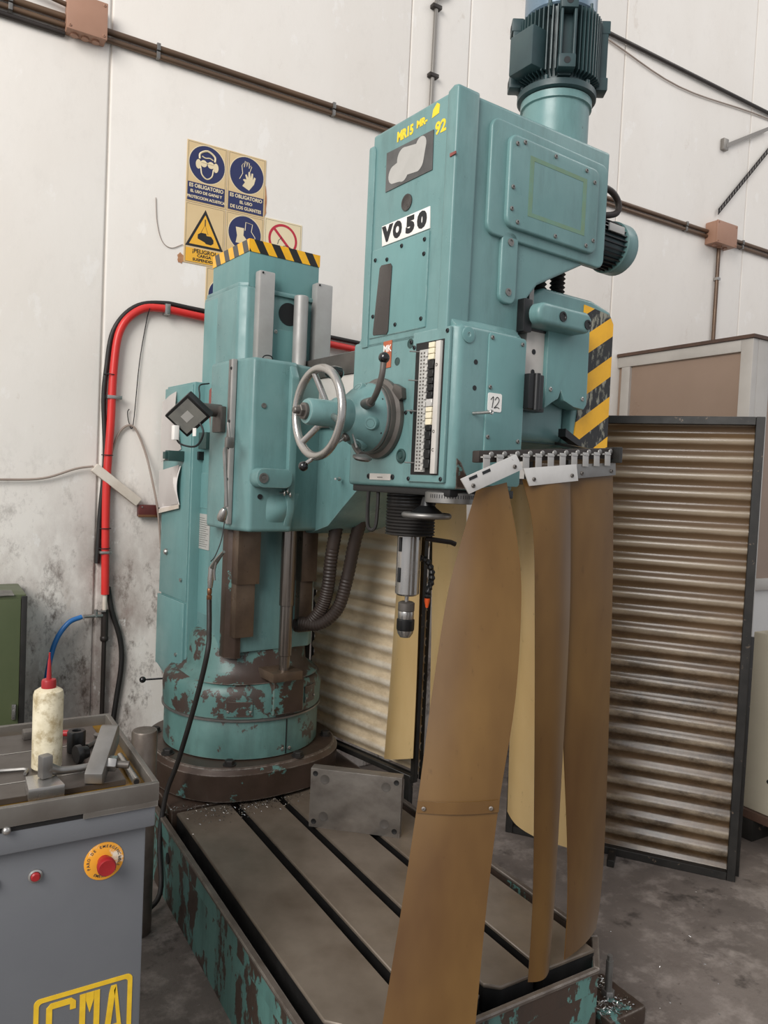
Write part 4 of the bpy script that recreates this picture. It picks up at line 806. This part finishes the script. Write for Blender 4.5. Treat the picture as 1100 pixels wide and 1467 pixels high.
add('triangle_edge', vpoly(B(), tri(1), .003, .0036), 'ink', s); add('triangle', vpoly(B(), tri(.8), .0036, .004), 'sign_amber', s)
b = B(); vpoly(b, [(1.075, 2.705), (1.075, 2.725), (1.09, 2.735), (1.115, 2.735), (1.118, 2.725), (1.14, 2.725), (1.152, 2.71), (1.152, 2.695), (1.14, 2.685), (1.115, 2.687), (1.11, 2.693)], .004, .0044)
stroke(b, [(1.09, 2.735), (1.109, 2.775), (1.125, 2.73)], .0012); stroke(b, [(1.109, 2.80), (1.109, 2.77)], .0025); add('pictogram', b, 'ink', s)
caption(s, 1.02, 1.198, 2.593, 2.657, [('\u00a1PELIGRO!', .026, 1), ('CARGA', .019, 1.05), ('SUSPENDIDA', .018, 1.05)], 'sign_amber', 'ink')
s = sign('cream sign with safety boots in navy disc half hidden by column', 1.210, 1.404, 2.585, 2.867); disc(s, 1.307, 2.775, .083)
b = B(); vpoly(b, [(1.26, 2.80), (1.302, 2.80), (1.3, 2.765), (1.325, 2.74), (1.325, 2.725), (1.262, 2.725), (1.268, 2.76)], .0038, .0044); stroke(b, [(1.308, 2.79), (1.31, 2.83), (1.345, 2.825), (1.34, 2.79), (1.36, 2.765), (1.36, 2.75)], .002); add('pictogram', b, 'sign_cream_light', s)
caption(s, 1.218, 1.396, 2.593, 2.67, [('ES OBLIGATORIO', .024, .88), ('EL USO', .02, 1), ('DE LAS BOTAS', .022, .9)], 'sign_navy', 'sign_cream_light')
s = sign('pale sign with red prohibition circle beside the boots sign', 1.408, 1.61, 2.60, 2.878, 'sign_cream_light')
b = B(); N = 44
for k in range(N):
    a0, a1 = 2*math.pi*k/N, 2*math.pi*(k+1)/N; vpoly(b, [(1.508+r*math.cos(a), 2.785+r*math.sin(a)) for r, a in ((.078, a0), (.078, a1), (.066, a1), (.066, a0))], .003, .0038)
vpoly(b, [(1.452, 2.832), (1.461, 2.841), (1.564, 2.738), (1.555, 2.729)], .003, .0039); add('prohibition_ring', b, 'sign_red', s)
b = B(); stroke(b, [(1.48, 2.76), (1.485, 2.78), (1.495, 2.79), (1.50, 2.80), (1.503, 2.78)], .0012); stroke(b, [(1.51, 2.755), (1.53, 2.76), (1.55, 2.755), (1.54, 2.745), (1.51, 2.745)], .0012); add('pictogram', b, 'ink', s)
s = sign('cream sign with navy disc peeping out beside the column cap', 1.122, 1.32, 2.27, 2.583); disc(s, 1.222, 2.455, .086)
for n_, x, z, w_, h in (('dark glue patch by the gloves sign', 1.404, 2.95, .018, .15), ('dark glue patch by the danger sign', 1.0, 2.60, .022, .05)):
    pl = [(x+w_*(.5+.5*random.random())*math.cos(a)*.9, z+h*.5*math.sin(a)*(.8+.3*random.random())) for a in [2*math.pi*k/14 for k in range(14)]]
    add('glue_patch', vpoly(B(), pl, 0, .0022), 'glue_brown', None, n_, 'glue', kind=None)
# conduits and boxes
def ctube(name, label, pts, r, m_, cat='pipe', sm=0, group=None, n=10): return add(name, B().tube(pts, r, n, sm), m_, None, label, cat, group)
for z, r, lab in ((3.507, .014, 'upper brown conduit running along the white wall through boxes'), (3.473, .012, 'lower brown conduit running along the white wall under its twin')):
    e = thing('conduit', lab, 'pipe', (2.7, WY-.025, z), 'wall conduits')
    for a, c in ((-1.2, .468), (.632, 4.79), (5.022, 8)): add('pipe', B().cyl((a, WY-r-.004, z), (c, WY-r-.004, z), r, n=14), 'pipe_brown', e)
    for x in (.26, .86, 1.75, 3.0, 3.7, 4.55, 5.2, 6): add('clip', B().box(x-.008, x+.008, WY-2*r-.009, WY-.001, z-r-.0015, z+r+.0015, .001), 'steel_dull', e)
ctube('conduit', 'thin brown conduit slanting down to the left junction box', [(-.5, WY-.03, 3.70), (.22, WY-.03, 3.585), (.47, WY-.03, 3.555)], .010, 'pipe_brown')
ctube('conduit', 'dark flat conduit below the left junction box pipes', [(-.5, WY-.014, 3.44), (.47, WY-.014, 3.44)], .012, 'pipe_dark')
def jbox(lab, x0, x1, z0, z1, dep):
    e = thing('junction_box', lab, 'junction box', ((x0+x1)/2, WY, z0), 'brown junction boxes')
    add('box_body', B().box(x0, x1, WY-dep, WY-.001, z0, z1, .005), 'box_brown', e); add('lid', B().box(x0-.002, x1+.002, WY-dep-.012, WY-dep, z0-.002, z1+.002, .005), 'box_brown', e)
    for x in (x0+.012, x1-.012):
        for z in (z0+.012, z1-.012): add('lid_screw', B().screw((x, WY-dep-.012, z), (0, -1, 0), .006), 'box_brown', e)
    for k in range(3): add('knockout', B().cyl((x0+(x1-x0)*(.22+.27*k), WY-dep*.5, z0-.008), (x0+(x1-x0)*(.22+.27*k), WY-dep*.5, z0+.002), .016, n=16), 'box_brown', e)
jbox('large brown junction box on the wall above the seam', .47, .63, 3.442, 3.592, .062); jbox('small brown junction box above the aluminium booth', 4.79, 5.02, 3.415, 3.57, .09)
e = thing('drop_conduit', 'brown conduit dropping from the small junction box', 'pipe', (4.93, WY, 2.53)); add('pipe', B().cyl((4.93, WY-.02, 3.41), (4.93, WY-.02, 2.53), .014), 'pipe_brown', e); add('clip', B().box(4.912, 4.948, WY-.038, WY-.001, 3.18, 3.20, .002), 'steel', e)
e = thing('riser_conduit', 'thin grey conduit rising up the wall behind the head', 'pipe', (2.355, WY, 3.52))
add('pipe', B().tube([(2.35, WY-.016, 3.52), (2.356, WY-.016, 4.25), (2.37, WY-.02, 4.282), (2.41, WY-.02, 4.30), (2.47, WY-.02, 4.45), (2.48, WY-.02, 5.2)], .012, 10), 'pipe_grey', e)
for z in (3.85, 4.22): add('clip', B().box(2.325, 2.385, WY-.034, WY-.001, z-.01, z+.01, .003), 'pipe_dark', e)
ctube('overhead_cable', 'thick dark cable stretched high across the wall', [(2.6, WY-.02, 4.545), (3.57, WY-.02, 4.533), (5.45, WY-.02, 4.525), (7, WY-.02, 4.52)], .013, 'pipe_dark', 'cable')
ctube('overhead_cable', 'thin sagging wire below the thick overhead cable', [(2.6, WY-.012, 4.53), (3.57, WY-.012, 4.508), (4.4, WY-.012, 4.415), (5.45, WY-.012, 4.49), (7, WY-.012, 4.5)], .005, 'cable_grey', 'cable', 6)
# bracket on the wall, upper right
e = thing('shelf_bracket', 'perforated steel bracket bolted high on the wall above booth', 'bracket', (5.0, WY, 3.65))
add('top_arm', B().slab([(4.93, WY-.02, 4.135), (4.93, WY-.02, 4.165), (5.42, WY-.02, 4.42), (5.42, WY-.02, 4.39)], (0, -1, 0), .012), 'pipe_grey', e)
add('wall_plate', B().box(4.90, 4.955, WY-.03, WY-.001, 4.12, 4.20, .003), 'pipe_grey', e)
pa, pb_ = Vector((4.895, WY-.02, 3.67)), Vector((5.5, WY-.02, 4.31)); dd = (pb_-pa)
b = B(); 
for k in range(22):
    q = pa+dd*(k/22); q2 = pa+dd*((k+.62)/22); b.slab([q+Vector((0, 0, -.018)), q2+Vector((0, 0, -.018)), q2+Vector((0, 0, .018)), q+Vector((0, 0, .018))], (0, -1, 0), .004)
for o in (-.019, .017): b.slab([pa+Vector((0, 0, o-.004)), pb_+Vector((0, 0, o-.004)), pb_+Vector((0, 0, o+.004)), pa+Vector((0, 0, o+.004))], (0, -1, 0), .004)
add('perforated_strut', b, 'pipe_dark', e)
# red and black hoses
e = thing('air_line', 'red sleeved air line bending down the wall to a valve', 'hose', (.7, WY, .5))
add('hose', B().tube([(2.3, WY-.03, 2.27), (1.13, WY-.03, 2.335), (.90, WY-.03, 2.347), (.80, WY-.03, 2.315), (.73, WY-.03, 2.22), (.708, WY-.03, 2.05), (.702, WY-.03, 1.8), (.692, WY-.03, 1.5), (.70, WY-.03, 1.03)], .0175, 14, 6), 'red_hose', e)
add('pipe', B().cyl((.702, WY-.03, .2), (.702, WY-.03, .93), .010).cyl((.702, WY-.03, .84), (.702, WY-.03, .96), .016), 'pipe_dark', e)
add('pipe_neck', B().cyl((.70, WY-.03, .95), (.70, WY-.03, 1.04), .010), 'strip_white', e)
add('valve', B().cyl((.70, WY-.03, .935), (.61, WY-.05, .937), .011, .008).cyl((.66, WY-.04, .93), (.66, WY-.04, .965), .009).box(.668, .70, WY-.06, WY-.05, .955, .962), 'steel', e)
add('valve_collar', B().lathe([(.014, 0), (.018, .006), (.018, .02), (.014, .026)], (.702, WY-.03, .815), (0, 0, 1), 14), 'pipe_dark', e)
for x, z in ((.935, 2.345), (.705, 1.92)): add('clip', B().box(x-.012, x+.012, WY-.05, WY-.001, z-.024, z+.024, .003) if x > .8 else B().box(x-.024, x+.04, WY-.05, WY-.001, z-.008, z+.008, .003), 'steel', e)
add('clip', B().box(.67, .72, WY-.05, WY-.001, 1.215, 1.228, .003), 'steel', e)
for z in (2.02, 1.66, 1.33, 1.24): add('cable_tie', B().torus((.692, WY-.028, z), (0, 0, 1), .024, .0022, 20, 6), 'ink', e)
e = thing('black_cable', 'thick black cable running beside the red air line', 'cable', (.7, WY, .4))
add('cable', B().tube([(2.3, WY-.016, 2.315), (1.13, WY-.016, 2.368), (.92, WY-.016, 2.375), (.79, WY-.016, 2.335), (.705, WY-.016, 2.22), (.68, WY-.016, 2.05), (.672, WY-.016, 1.9), (.686, WY-.012, 1.65), (.672, WY-.012, 1.4), (.665, WY-.012, 1.17)], .011, 10, 6), 'black_rubber', e)
add('cable_tail', B().tube([(.715, WY-.014, 1.06), (.735, WY-.014, .95), (.775, WY-.014, .82), (.785, WY-.014, .70), (.765, WY-.014, .52), (.74, WY-.014, .3)], .012, 10, 6), 'black_rubber', e)
ctube('blue_air_hose', 'blue air hose arching from the wall valve', [(.60, WY-.053, .937), (.545, WY-.06, .915), (.495, WY-.07, .845), (.468, WY-.075, .74), (.455, WY-.08, .6), (.46, WY-.08, .3)], .011, 'blue_hose', 'hose', 6)
# power strip on its cable
e = thing('power_strip', 'dirty white power strip hanging aslant by its cable', 'power strip', (.73, WY, 1.43))
MS = frame((.735, WY-.03, 1.527), (.79, 0, -.61), (.61, 0, .79))
b = B(MS); b.box(-.125, .125, -.021, .021, -.015, .02, .005); add('strip_body', b, 'strip_white', e)
b = B(MS); b.box(-.118, .118, -.0225, -.0205, .0, .004); add('casing_seam', b, 'cable_grey', e)
add('cable', B().tube([(-.6, WY-.02, 1.56), (.1, WY-.02, 1.53), (.265, WY-.02, 1.533), (.43, WY-.02, 1.545), (.56, WY-.025, 1.592), (.634, WY-.03, 1.607)], .005, 8, 6), 'cable_grey', e)
add('cable', B().tube([(.70, WY-.03, 1.565), (.715, WY-.02, 1.68), (.75, WY-.014, 1.775), (.805, WY-.014, 1.797), (.858, WY-.02, 1.69), (.89, WY-.05, 1.55), (.92, WY-.056, 1.40), (.945, WY-.04, 1.21)], .005, 8, 6), 'cable_grey', e)
add('hanging_wire', B().tube([(.853, WY-.05, 2.335), (.85, WY-.01, 2.285), (.824, WY-.01, 2.09), (.804, WY-.012, 1.805), (.785, WY-.012, 1.815), (.778, WY-.012, 1.86), (.785, WY-.012, 1.875)], .0022, 6, 5), 'ink', e)
e = thing('switch_box', 'small dark red box fixed on the stained wall', 'box', (.88, WY, 1.385)); add('box_body', B().box(.835, .927, WY-.04, WY-.001, 1.385, 1.44, .004), 'box_darkred', e); add('lid_screw', B().screw((.85, WY-.04, 1.43), (0, -1, 0), .004), 'steel', e); add('lower_lip', B().box(.834, .928, WY-.043, WY-.03, 1.383, 1.395, .002), 'copper', e)
ctube('loose_wire', 'hair thin loose wire hanging on the wall beside signs', [(.875, WY-.004, 2.85), (.884, WY-.004, 2.741), (.909, WY-.004, 2.661), (.952, WY-.004, 2.637), (1.006, WY-.004, 2.664)], .0016, 'cable_grey', 'wire', 5)
# olive cabinet by the wall
e = thing('olive_cabinet', 'olive green steel cabinet at the wall behind the tool cart', 'cabinet', (0, 3.35, 0))
add('cabinet_body', B().box(-.5, .345, 3.25, 3.56, 0, 1.09, .006), 'green_steel', e); add('door', B().box(-.1, .325, 3.238, 3.25, .06, 1.075, .003), 'green_steel', e)
add('door_edge', B().box(.326, .347, 3.236, 3.25, .05, 1.085, .002), 'frame_black', e); add('catch', B().box(.30, .315, 3.225, 3.238, .60, .66, .003).box(.303, .312, 3.218, 3.225, .61, .64, .002), 'steel', e)
add('grey_rag', B().grid(lambda u, v: (-.1+.40*u, 3.24+.12*v, 1.092+.05*(1-u)*math.sin(v*3)+.02*(1-u)*math.sin(u*14)), 18, 8, .004), 'rag', None, 'crumpled grey rag on top of the olive cabinet', 'rag')

# ------------------------------------------------------------ things hung on the machine's column
def lthing(name, label, cat, lp, group=None): p = MA @ Vector(lp); return thing(name, label, cat, p, group)
fl_ = lthing('led_floodlight', 'black LED floodlight on a short arm at the column side', 'lamp', (-.42, -.28, 1.76))
MF = MA @ frame((-.40, -.285, 1.825), Vector((.32, -.9, -.25)), Vector((.1, -.2, .95)))
zx = Vector((-.62, -.55, -.55)).normalized(); xx = Vector((.25, -.83, .5)).normalized(); xx = (xx-zx*xx.dot(zx)).normalized(); yy = zx.cross(xx)
MF = MA @ frame((-.41, -.29, 1.815), xx, yy)
b = B(MF); b.prism([(-.075, -.058), (.075, -.058), (.075, .058), (-.075, .058)], 'z', -.022, .012, .006); add('lamp_body', b, 'black_plastic', fl_)
b = B(MF); b.prism([(-.063, -.047), (.063, -.047), (.063, .047), (-.063, .047)], 'z', .010, .0126); add('lens', b, 'lens', fl_)
b = B(MF); b.prism([(-.022, -.016), (.022, -.016), (.022, .016), (-.022, .016)], 'z', .0126, .0134); add('led_chip', b, 'plate_grey', fl_)
b = B(MA); b.box(-.40, -.335, -.295, -.245, 1.815, 1.85, .004); b.cyl((-.33, -.25, 1.825), (-.40, -.28, 1.835), .018); add('bracket', b, 'black_plastic', fl_)
b = B(MA); b.tube([(-.37, -.29, 1.85), (-.34, -.22, 1.90), (-.30, -.12, 1.95), (-.235, -.06, 1.97)], .003, 6, 5); b.tube([(-.38, -.31, 1.80), (-.37, -.34, 1.75), (-.38, -.30, 1.70), (-.42, -.25, 1.705), (-.44, -.24, 1.735)], .004, 6, 6); add('cord', b, 'ink', fl_)
b = B(MA); b.box(-.45, -.43, -.255, -.225, 1.72, 1.775, .003); add('cord_plug', b, 'white_paint', fl_)
b = B(MA); b.box(-.402, -.40, -.345, -.315, 1.735, 1.765); add('cord_tag', b, 'white_paint', fl_)
# sleeves with papers
for lab, c, m_ in (('clear document sleeve hanging low on the teal cabinet door', [(.395, 1.59), (.15, 1.625), (.15, 1.455), (.385, 1.425)], 'paper'), ('creased paper sheet taped behind the floodlight', [(.41, 1.92), (.24, 1.955), (.16, 1.70), (.40, 1.64)], 'plastic_sleeve')):
    x = -.262 if 'sleeve' in lab else -.259
    e = lthing('document_sleeve' if 'sleeve' in lab else 'paper_sheet', lab, 'paper', (x, .3, c[-1][1]))
    P = [Vector((x, y, z)) for y, z in c]
    b = B(MA); b.grid(lambda u, v: P[3].lerp(P[2], u).lerp(P[0].lerp(P[1], u), v)+Vector((-.012*math.sin(v*3.1)*u-.003*math.sin(u*6+v*4), 0, 0)), 10, 10, .0015); add('sheet', b, m_, e)
    if 'sleeve' in lab:
        b = B(MA); b.slab([(x-.003, .387, 1.405), (x-.003, .148, 1.44), (x-.003, .148, 1.458), (x-.003, .387, 1.425)], (-1, 0, 0), .003); add('sleeve_edge', b, 'strip_white', e)
        b = B(MA); b.grid(lambda u, v: Vector((x-.004-.01*math.sin(v*3.1)*u, .40-.24*u, 1.43+.17*v+.03*u)), 8, 8, .0006); add('plastic_cover', b, 'plastic_sleeve', e)
# cranked wrench hanging beside the carriage
e = lthing('cranked_wrench', 'steel cranked wrench hanging beside the gib strips', 'wrench', (-.315, -.42, 1.44))
b = B(MA); b.tube([(-.30, -.40, 1.79), (-.305, -.43, 1.73), (-.32, -.46, 1.70)], .006, 8); b.tube([(-.32, -.43, 1.695), (-.325, -.435, 1.68), (-.325, -.45, 1.60), (-.325, -.47, 1.48)], [.007, .008, .007, .006], 8); add('shank', b, 'steel_dull', e)
b = B(MA); b.lathe([(.014, 0), (.018, .01), (.016, .035), (.009, .05)], (-.328, -.43, 1.428), (.1, -.5, 1), 16); add('socket_end', b, 'steel', e)
b = B(MA); b.box(-.335, -.305, -.475, -.45, 1.695, 1.735, .006); add('crank_head', b, 'steel_dull', e)
# air blow gun and its hose
e = lthing('air_blow_gun', 'silver air blow gun hanging on the column with black hose', 'air gun', (-.33, -.40, 1.1))
b = B(MA); b.tube([(-.322, -.345, 1.235), (-.325, -.40, 1.275), (-.33, -.47, 1.315)], [.011, .010, .006], 10, 3); b.tube([(-.322, -.355, 1.245), (-.325, -.352, 1.20), (-.325, -.35, 1.165)], [.012, .012, .009], 10); add('gun_body', b, 'steel', e)
b = B(MA); b.tube([(-.328, -.405, 1.268), (-.33, -.395, 1.235), (-.33, -.40, 1.20)], .004, 8, 3); add('trigger', b, 'steel_dull', e)
b = B(MA); b.lathe([(.007, 0), (.010, .005), (.010, .02), (.007, .022), (.009, .03), (.009, .045), (.006, .05)], (-.325, -.345, 1.115), (0, 0, 1), 12); add('coupling', b, 'copper', e)
b = B(MA); b.tube([(-.325, -.345, 1.118), (-.345, -.40, 1.02), (-.37, -.45, .945), (-.385, -.40, .76), (-.41, -.31, .505), (-.44, -.27, .36), (-.47, -.30, .20), (-.50, -.40, .05), (-.60, -.45, .014)], .0095, 10, 6); add('hose', b, 'black_rubber', e)
b = B(MA); b.tube([(-.285, -.37, 1.42), (-.30, -.38, 1.35), (-.325, -.385, 1.29), (-.335, -.37, 1.268)], .002, 6, 4); add('hanging_wire', b, 'ink', e)

# ------------------------------------------------------------ tool cart
ct = thing('tool_cart', 'grey steel tool cart with red button and yellow stencilled letters', 'cart', (.05, 1.95, 0))
bd = add('cart_body', B().box(-.36, .440, 1.70, 2.20, .09, .80, .006), 'cart_grey', ct)
for x in (-.30, .38):
    for y in (1.76, 2.14): add('foot', B().cyl((x, y, 0), (x, y, .03), .03).cyl((x, y, .03), (x, y, .092), .014), 'pipe_dark', ct)
add('cart_lip', B().box(-.37, .455, 1.682, 2.215, .798, .846, .004), 'cart_grey', ct)
add('drawer_gap', B().box(-.02, .30, 1.6815, 1.70, .846, .861), 'slot_dark', ct)
b = B(); RO = (-.37, .460, 1.675, 2.222); tw = .013
b.box(RO[0], RO[1], RO[2], RO[2]+tw, .858, .90, .002); b.box(RO[0], RO[1], RO[3]-tw, RO[3], .846, .90, .002); b.box(RO[0], RO[0]+tw, RO[2]+tw, RO[3]-tw, .846, .90, .002); b.box(RO[1]-tw, RO[1], RO[2]+tw, RO[3]-tw, .846, .90, .002)
b.box(.30, RO[1]-.002, RO[2]+.001, RO[2]+tw, .846, .859); add('tray_rim', b, 'cart_lip', ct)
add('tray_floor', B().box(-.36, .45, 1.69, 2.21, .846, .872), 'cart_oily', ct)
for y0, y1 in ((1.758, 1.836), (1.841, 2.028), (2.033, 2.17)): add('top_board', B().box(-.34, .405, y0, y1, .872, .886, .001, 1), 'cart_plate', ct)
for y in (1.8385, 2.0305): add('board_joint', B().box(-.34, .404, y-.0022, y+.0022, .872, .8868), 'steel', ct)
# stop button, lamp, lettering
sb_ = add('stop_backplate', B().lathe([(.042, 0), (.042, .0015), (.041, .002), (0, .002)], (.350, 1.70, .733), (0, -1, 0), 36), 'stop_amber', ct)
b = B()
for txt, a0, da in (('PARO DE EMERGENCIA', 200, -12), ('EMERGENCY STOP', 235, 10)):
    for k, chh in enumerate(txt):
        a = math.radians(a0+da*k); up = da < 0; p = (.35+.0335*math.cos(a), .733+.0335*math.sin(a)); 
        R_ = Matrix.Rotation(-(math.radians(90)-a) if up else a+math.radians(90), 4, 'Z'); b.text(chh, .0085, WALLF(p[0], p[1], 1.6976) @ R_, .0001, .0002)
add('lettering', b, 'cast_grey', sb_)
add('stop_button', B().lathe([(.014, 0), (.014, .014), (.019, .017), (.020, .03), (.017, .035), (.008, .034), (0, .034)], (.350, 1.698, .733), (0, -1, 0), 28), 'red', ct)
pl_ = add('push_button', B().lathe([(.0095, 0), (.0095, .006), (.007, .009), (0, .009)], (.211, 1.697, .733), (0, -1, 0), 24), 'red', ct)
add('button_bezel', B().lathe([(.014, 0), (.014, .004), (.0105, .006), (.0102, .003)], (.211, 1.70, .733), (0, -1, 0), 24), 'steel', ct)
add('push_button', B().lathe([(.014, 0), (.014, .004), (.010, .006), (.0095, .01), (0, .01)], (.128, 1.70, .735), (0, -1, 0), 24), 'black_plastic', ct)
add('drawer_catch', B().sphere((.152, 1.676, .852), .009, 12), 'steel', ct)
b = B(); y1, y0 = 1.7, 1.6985
o_, i_ = rrect(.215, .42, .255, .458, .012), rrect(.225, .410, .265, .448, .008)
n = len(o_)
for k in range(n): j = (k+1) % n; b.prism([o_[k], o_[j], i_[j], i_[k]], 'y', y0, y1)
add('stencil_frame', b, 'yellow_paint', bd)
b = B()
def pol(pl): b.prism(pl, 'y', y0, y1)
pol([(.240, .37), (.252, .37), (.252, .428), (.288, .428), (.288, .415), (.300, .415), (.300, .432), (.291, .441), (.249, .441), (.240, .432)])
pol([(.240, .37), (.240, .30), (.252, .30), (.252, .37)]); pol([(.240, .30), (.249, .288), (.30, .288), (.30, .301), (.252, .301)]); pol([(.274, .36), (.30, .36), (.30, .3015), (.288, .3015), (.288, .348), (.274, .348)])
for x in (.308, .338): pol([(x, .288), (x+.012, .288), (x+.012, .441), (x, .441)])
pol([(.3205, .441), (.3375, .441), (.3375, .425), (.329, .395), (.3205, .425)])
pol([(.356, .288), (.369, .288), (.373, .335), (.385, .441), (.374, .441), (.370, .425)]); pol([(.386, .441), (.405, .288), (.393, .288), (.389, .335), (.3755, .335), (.3775, .35), (.3885, .35), (.3805, .43)])
add('stencil_letters', b, 'yellow_paint', bd)

# ------------------------------------------------------------ things on the cart
ZT = .886
e = thing('oil_bottle', 'grubby white squeeze bottle with red nozzle cap on the cart', 'bottle', (.255, 1.905, ZT))
add('bottle_body', B().lathe([(.030, 0), (.0335, .004), (.0335, .175), (.031, .184), (.022, .190), (.014, .192)], (.255, 1.905, ZT+.0005), (0, 0, 1), 36), 'bottle', e)
add('cap', B().lathe([(.0165, .190), (.0165, .207), (.015, .211), (.008, .213)], (.255, 1.905, ZT), (0, 0, 1), 24), 'red', e)
add('nozzle', B().lathe([(.006, .212), (.0035, .255), (.0022, .262), (.002, .275)], (.255, 1.905, ZT), (0, 0, 1), 14), 'red', e)
add('steel_square_block', B().slab([(.196, 1.722, ZT), (.268, 1.720, ZT), (.256, 1.80, ZT), (.198, 1.80, ZT)], (0, 0, 1), .026, .0015), 'steel', None, 'small bright square steel block at the cart edge', 'metal block')
e = thing('tee_bolt', 'forged steel bolt with flat head lying on square block', 'bolt', (.25, 1.79, ZT+.026))
add('bolt_head', B(Matrix.Translation((.235, 1.775, ZT+.027)) @ Matrix.Rotation(.35, 4, 'Z')).box(-.012, .012, -.012, .012, 0, .05, .004), 'steel_dull', e)
add('shank', B().tube([(.24, 1.778, ZT+.045), (.265, 1.785, ZT+.034), (.30, 1.79, ZT+.030), (.345, 1.80, ZT+.028)], [.014, .009, .008, .008], 12, 4), 'steel_dull', e)
e = thing('clamp_strap', 'grey steel clamp strap with stud and nut on cart', 'clamp', (.37, 1.83, ZT))
MC = Matrix.Translation((.355, 1.80, ZT)) @ Matrix.Rotation(math.radians(64), 4, 'Z') @ Matrix.Rotation(math.radians(-10), 4, 'Y')
b = B(MC); b.prism([(-.05, .012), (-.035, .002), (.10, .03), (.105, .075), (.09, .08), (-.02, .045), (-.048, .035)], 'y', -.02, .02, .003); add('strap', b, 'steel_dull', e)
add('heel_pad', B().box(.335, .36, 1.765, 1.80, ZT, ZT+.02, .002), 'steel_dull', e)
add('stud', B().cyl((.36, 1.80, ZT+.030), (.415, 1.775, ZT+.026), .0085, n=16), 'cast_grey', e)
add('nut', B().hexa((.372, 1.794, ZT+.03), (.055, -.025, -.004), .018, .02).cyl((.368, 1.797, ZT+.03), (.373, 1.7945, ZT+.03), .021, n=20), 'steel', e)
e = thing('bushing', 'black steel bushing standing behind the clamp strap', 'bushing', (.33, 1.99, ZT))
add('ring_body', B().lathe([(.010, 0), (.021, 0), (.022, .002), (.022, .05), (.02, .053), (.011, .053), (.010, .05), (.010, .03), (0, .03)], (.333, 1.985, ZT+.0005), (0, 0, 1), 28), 'black_plastic', e)
add('collar', B().lathe([(.021, 0), (.022, .003), (.022, .012), (.017, .015), (.014, .03)], (.318, 1.90, ZT+.0225), (.9, .25, 0), 28), 'black_plastic', e)
e = thing('red_handled_hammer', 'small hammer with red handle lying behind the bottle', 'hammer', (.30, 2.11, ZT))
add('handle', B().tube([(.27, 2.125, ZT+.009), (.31, 2.11, ZT+.010), (.365, 2.09, ZT+.009)], [.005, .008, .009], 10, 3), 'red', e); add('head', B().box(.225, .255, 2.115, 2.15, ZT, ZT+.022, .005).cyl((.25, 2.132, ZT+.01), (.275, 2.123, ZT+.01), .006, n=10), 'cast_grey', e)
e = thing('hook_spanner', 'dark curved spanner lying beside the bushing', 'spanner', (.40, 2.03, ZT)); add('spanner_bar', B().tube([(.36, 1.99, ZT+.006), (.39, 2.02, ZT+.006), (.41, 2.05, ZT+.006), (.395, 2.075, ZT+.006)], .006, 8, 4), 'cast_grey', e)
e = thing('tube_wrench', 'bright steel tube wrench lying along the tray edge', 'wrench', (.425, 1.84, .872)); add('tube', B().cyl((.427, 1.925, .881), (.426, 1.745, .881), .0075, .0095, 18), 'steel', e); add('bore', B().lathe([(.0065, 0), (.0065, .001), (0, .0008)], (.426, 1.745, .881), (0, -1, 0), 14), 'ink', e)
for k, (x, y, a, lab) in enumerate(((.416, 2.06, 1.2, 'short drill bit lying in the tray corner'), (.425, 2.10, 1.45, 'blue grey drill bit beside the tray rim'), (.422, 2.01, 1.7, 'stubby steel pin between board and tray rim'))):
    d_ = Vector((math.cos(a), math.sin(a), 0))*.022; add('drill_bit', B().cyl(Vector((x, y, .877))-d_, Vector((x, y, .877))+d_, .0045, .003, 8), 'blue_hose' if k == 1 else 'steel', None, lab, 'drill bit', 'loose bits in the tray')
add('hex_key', B().tube([(.02, 1.925, ZT+.0045), (.15, 1.915, ZT+.0045), (.205, 1.903, ZT+.0045), (.212, 1.895, ZT+.0045), (.205, 1.872, ZT+.0045)], .0042, 6), 'steel_dull', None, 'long steel hex key lying beside the bottle', 'hex key')
# ------------------------------------------------------------ cream cabinet and its load at the right
e = thing('cream_cabinet', 'cream steel cabinet on a rusty skid behind the corrugated screen', 'cabinet', (3.6, 1.75, 0))
add('cabinet_body', B().box(3.33, 3.9, 1.35, 2.09, .14, .975, .008), 'cream_cabinet', e)
for y, z in ((1.965, .66), (1.962, .63), (1.97, .30)): add('bolt_head', B().screw((3.33, y, z), (-1, 0, 0), .010), 'ink', e)
add('skid', B().box(3.31, 3.92, 1.33, 2.11, .10, .139, .004), 'pallet_rust', e)
for y in (1.38, 2.02): add('runner', B().box(3.31, 3.92, y, y+.07, 0, .10, .004), 'frame_black', e)
b = B()
for k in range(5): b.tube([(3.45+.10*math.cos(a)*(1+.06*k), 1.95+.07*math.sin(a)*(1+.05*k), .990+.013*k+.005*math.sin(3*a)) for a in [2*math.pi*j/24 for j in range(25)]], .008, 8)
add('cable_coil', b, 'black_rubber', None, 'black cable coiled on top of the cream cabinet', 'cable')
b = B(); b.tube([(3.37, 1.80, .985), (3.42, 1.77, 1.10), (3.47, 1.74, 1.22)], [.02, .016, .012], 10); b.tube([(3.42, 1.86, .985), (3.44, 1.80, 1.08), (3.45, 1.70, 1.18)], [.012, .012, .010], 10); add('hand_tool', b, 'black_plastic', None, 'dark hand tool leaning on the cream cabinet top', 'tool')
